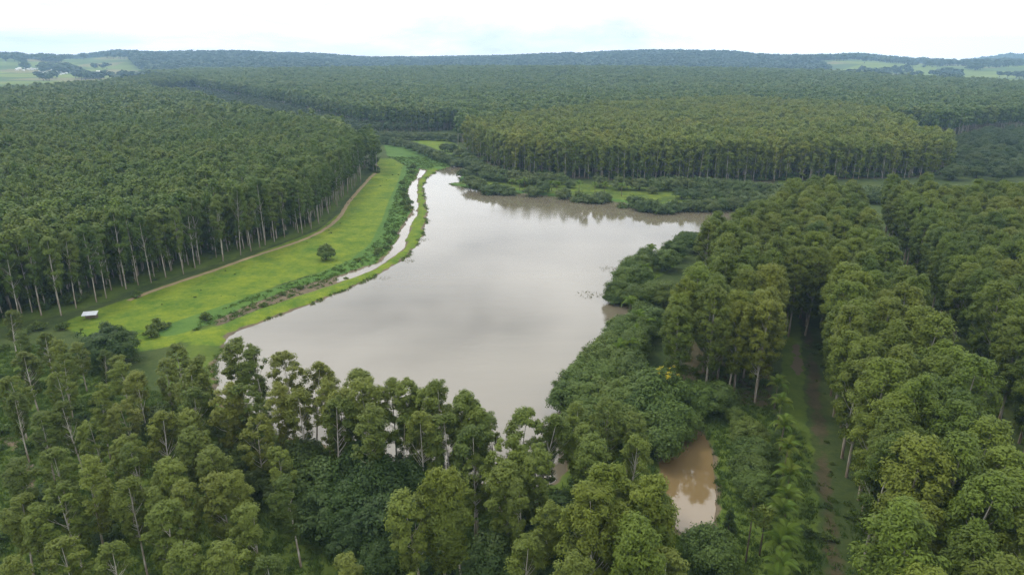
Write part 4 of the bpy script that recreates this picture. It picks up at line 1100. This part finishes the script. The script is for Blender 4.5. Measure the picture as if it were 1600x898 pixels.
scatter("undergrowth", ub, np.stack([ux, uy, ground_z(ux, uy)], 1), gg.random(len(ux)) * 6.28, np.stack([us, us, us * 0.8], 1), gg.integers(7, size=len(ux)), [M["bark_dark"], M["leaf_dark"], M["leaf_broad"]], "low tangled undergrowth beneath the trees")

# ------------------------------------------------------------------ the shed by the track
x, y = SHED[0]
shed = link("shed", None, None, (x, y, gz(x, y)), (0, 0, R(14)), (0.75, 0.75, 0.75))
tag(shed, "small open shed with a white sheet roof at the end of the dirt track", "shed")
def box(b, x0, x1, y0, y1, z0, z1):
    V = [(x0, y0, z0), (x1, y0, z0), (x1, y1, z0), (x0, y1, z0), (x0, y0, z1), (x1, y0, z1), (x1, y1, z1), (x0, y1, z1)]
    b.add(V, [[0, 3, 2, 1], [4, 5, 6, 7], [0, 1, 5, 4], [1, 2, 6, 5], [2, 3, 7, 6], [3, 0, 4, 7]])
for px in (-2.3, 0.0, 2.3):
    for py, hh in ((-1.2, 2.0), (1.2, 2.6)):
        b = Buf(); box(b, px - 0.07, px + 0.07, py - 0.07, py + 0.07, -0.3, hh)
        link("post", b.mesh("post", [M["post_wood"]]), shed)
b = Buf(); box(b, -2.3, 2.3, 1.08, 1.12, 0.0, 2.3)
link("back_wall", b.mesh("back_wall", [M["post_wood"]]), shed)
for k in range(5):   # overlapping corrugated sheets
    b = Buf(); xs_ = np.linspace(-2.75 + k * 1.1, -2.75 + k * 1.1 + 1.16, 15)
    zc = 0.03 * np.cos(np.arange(15) * math.pi) + 0.008 * k
    lo = np.stack([xs_, np.full(15, -1.6), 1.98 + zc], 1); hi = np.stack([xs_, np.full(15, 1.6), 2.72 + zc], 1)
    V = np.vstack([lo, hi, lo - [0, 0, 0.02], hi - [0, 0, 0.02]]); i = np.arange(14)
    b.add(V, np.vstack([np.stack([i, i + 1, i + 16, i + 15], 1), np.stack([i + 31, i + 30, i + 45, i + 46], 1)]))
    link("roof_sheet", b.mesh("roof_sheet", [M["white_sheet"]]), shed)

# ------------------------------------------------------------------ far white houses on the fields
b = Buf()
box(b, -6, 6, -4, 4, -2, 4)
b.add([(-6.6, -4.6, 4.01), (6.6, -4.6, 4.01), (6.6, 4.6, 4.01), (-6.6, 4.6, 4.01), (-6.6, 0, 6.5), (6.6, 0, 6.5)], [[0, 1, 5, 4], [2, 3, 4, 5]], [[1, 2, 5], [3, 0, 4]])
HM = b.mesh("far_house", [M["white_wall"]])
for i, (x, y) in enumerate(sorted(HOUSES, key=lambda p: p[0] / p[1])):
    o = link("house", HM, None, (x, y, float(terrain(np.array([x]), np.array([y]))[0])), (0, 0, gb.random() * 3), (0.7 + 0.5 * gb.random(),) * 3)
    tag(o, f"tiny white house of the distant settlement in the fields, {ordinal(i + 1)} from the left", "house", "houses of the distant settlement")

# ------------------------------------------------------------------ haze in the air
hb = Buf(); box(hb, -7900, 7900, -1100, 8200, -8, 330)
hm, n, l = mat("pale_haze")
out = n.new("ShaderNodeOutputMaterial"); pv = n.new("ShaderNodeVolumePrincipled")
pv.inputs["Density"].default_value = 0.000118
pv.inputs["Color"].default_value = (0.44, 0.68, 0.97, 1)
pv.inputs["Anisotropy"].default_value = 0.0
pv.inputs["Density Attribute"].default_value = ""
l.new(pv.outputs[0], out.inputs["Volume"])
tag(link("haze", hb.mesh("haze", [hm])), "thin pale blue haze over the land", kind="stuff")
print("objects:", len(COL.objects))
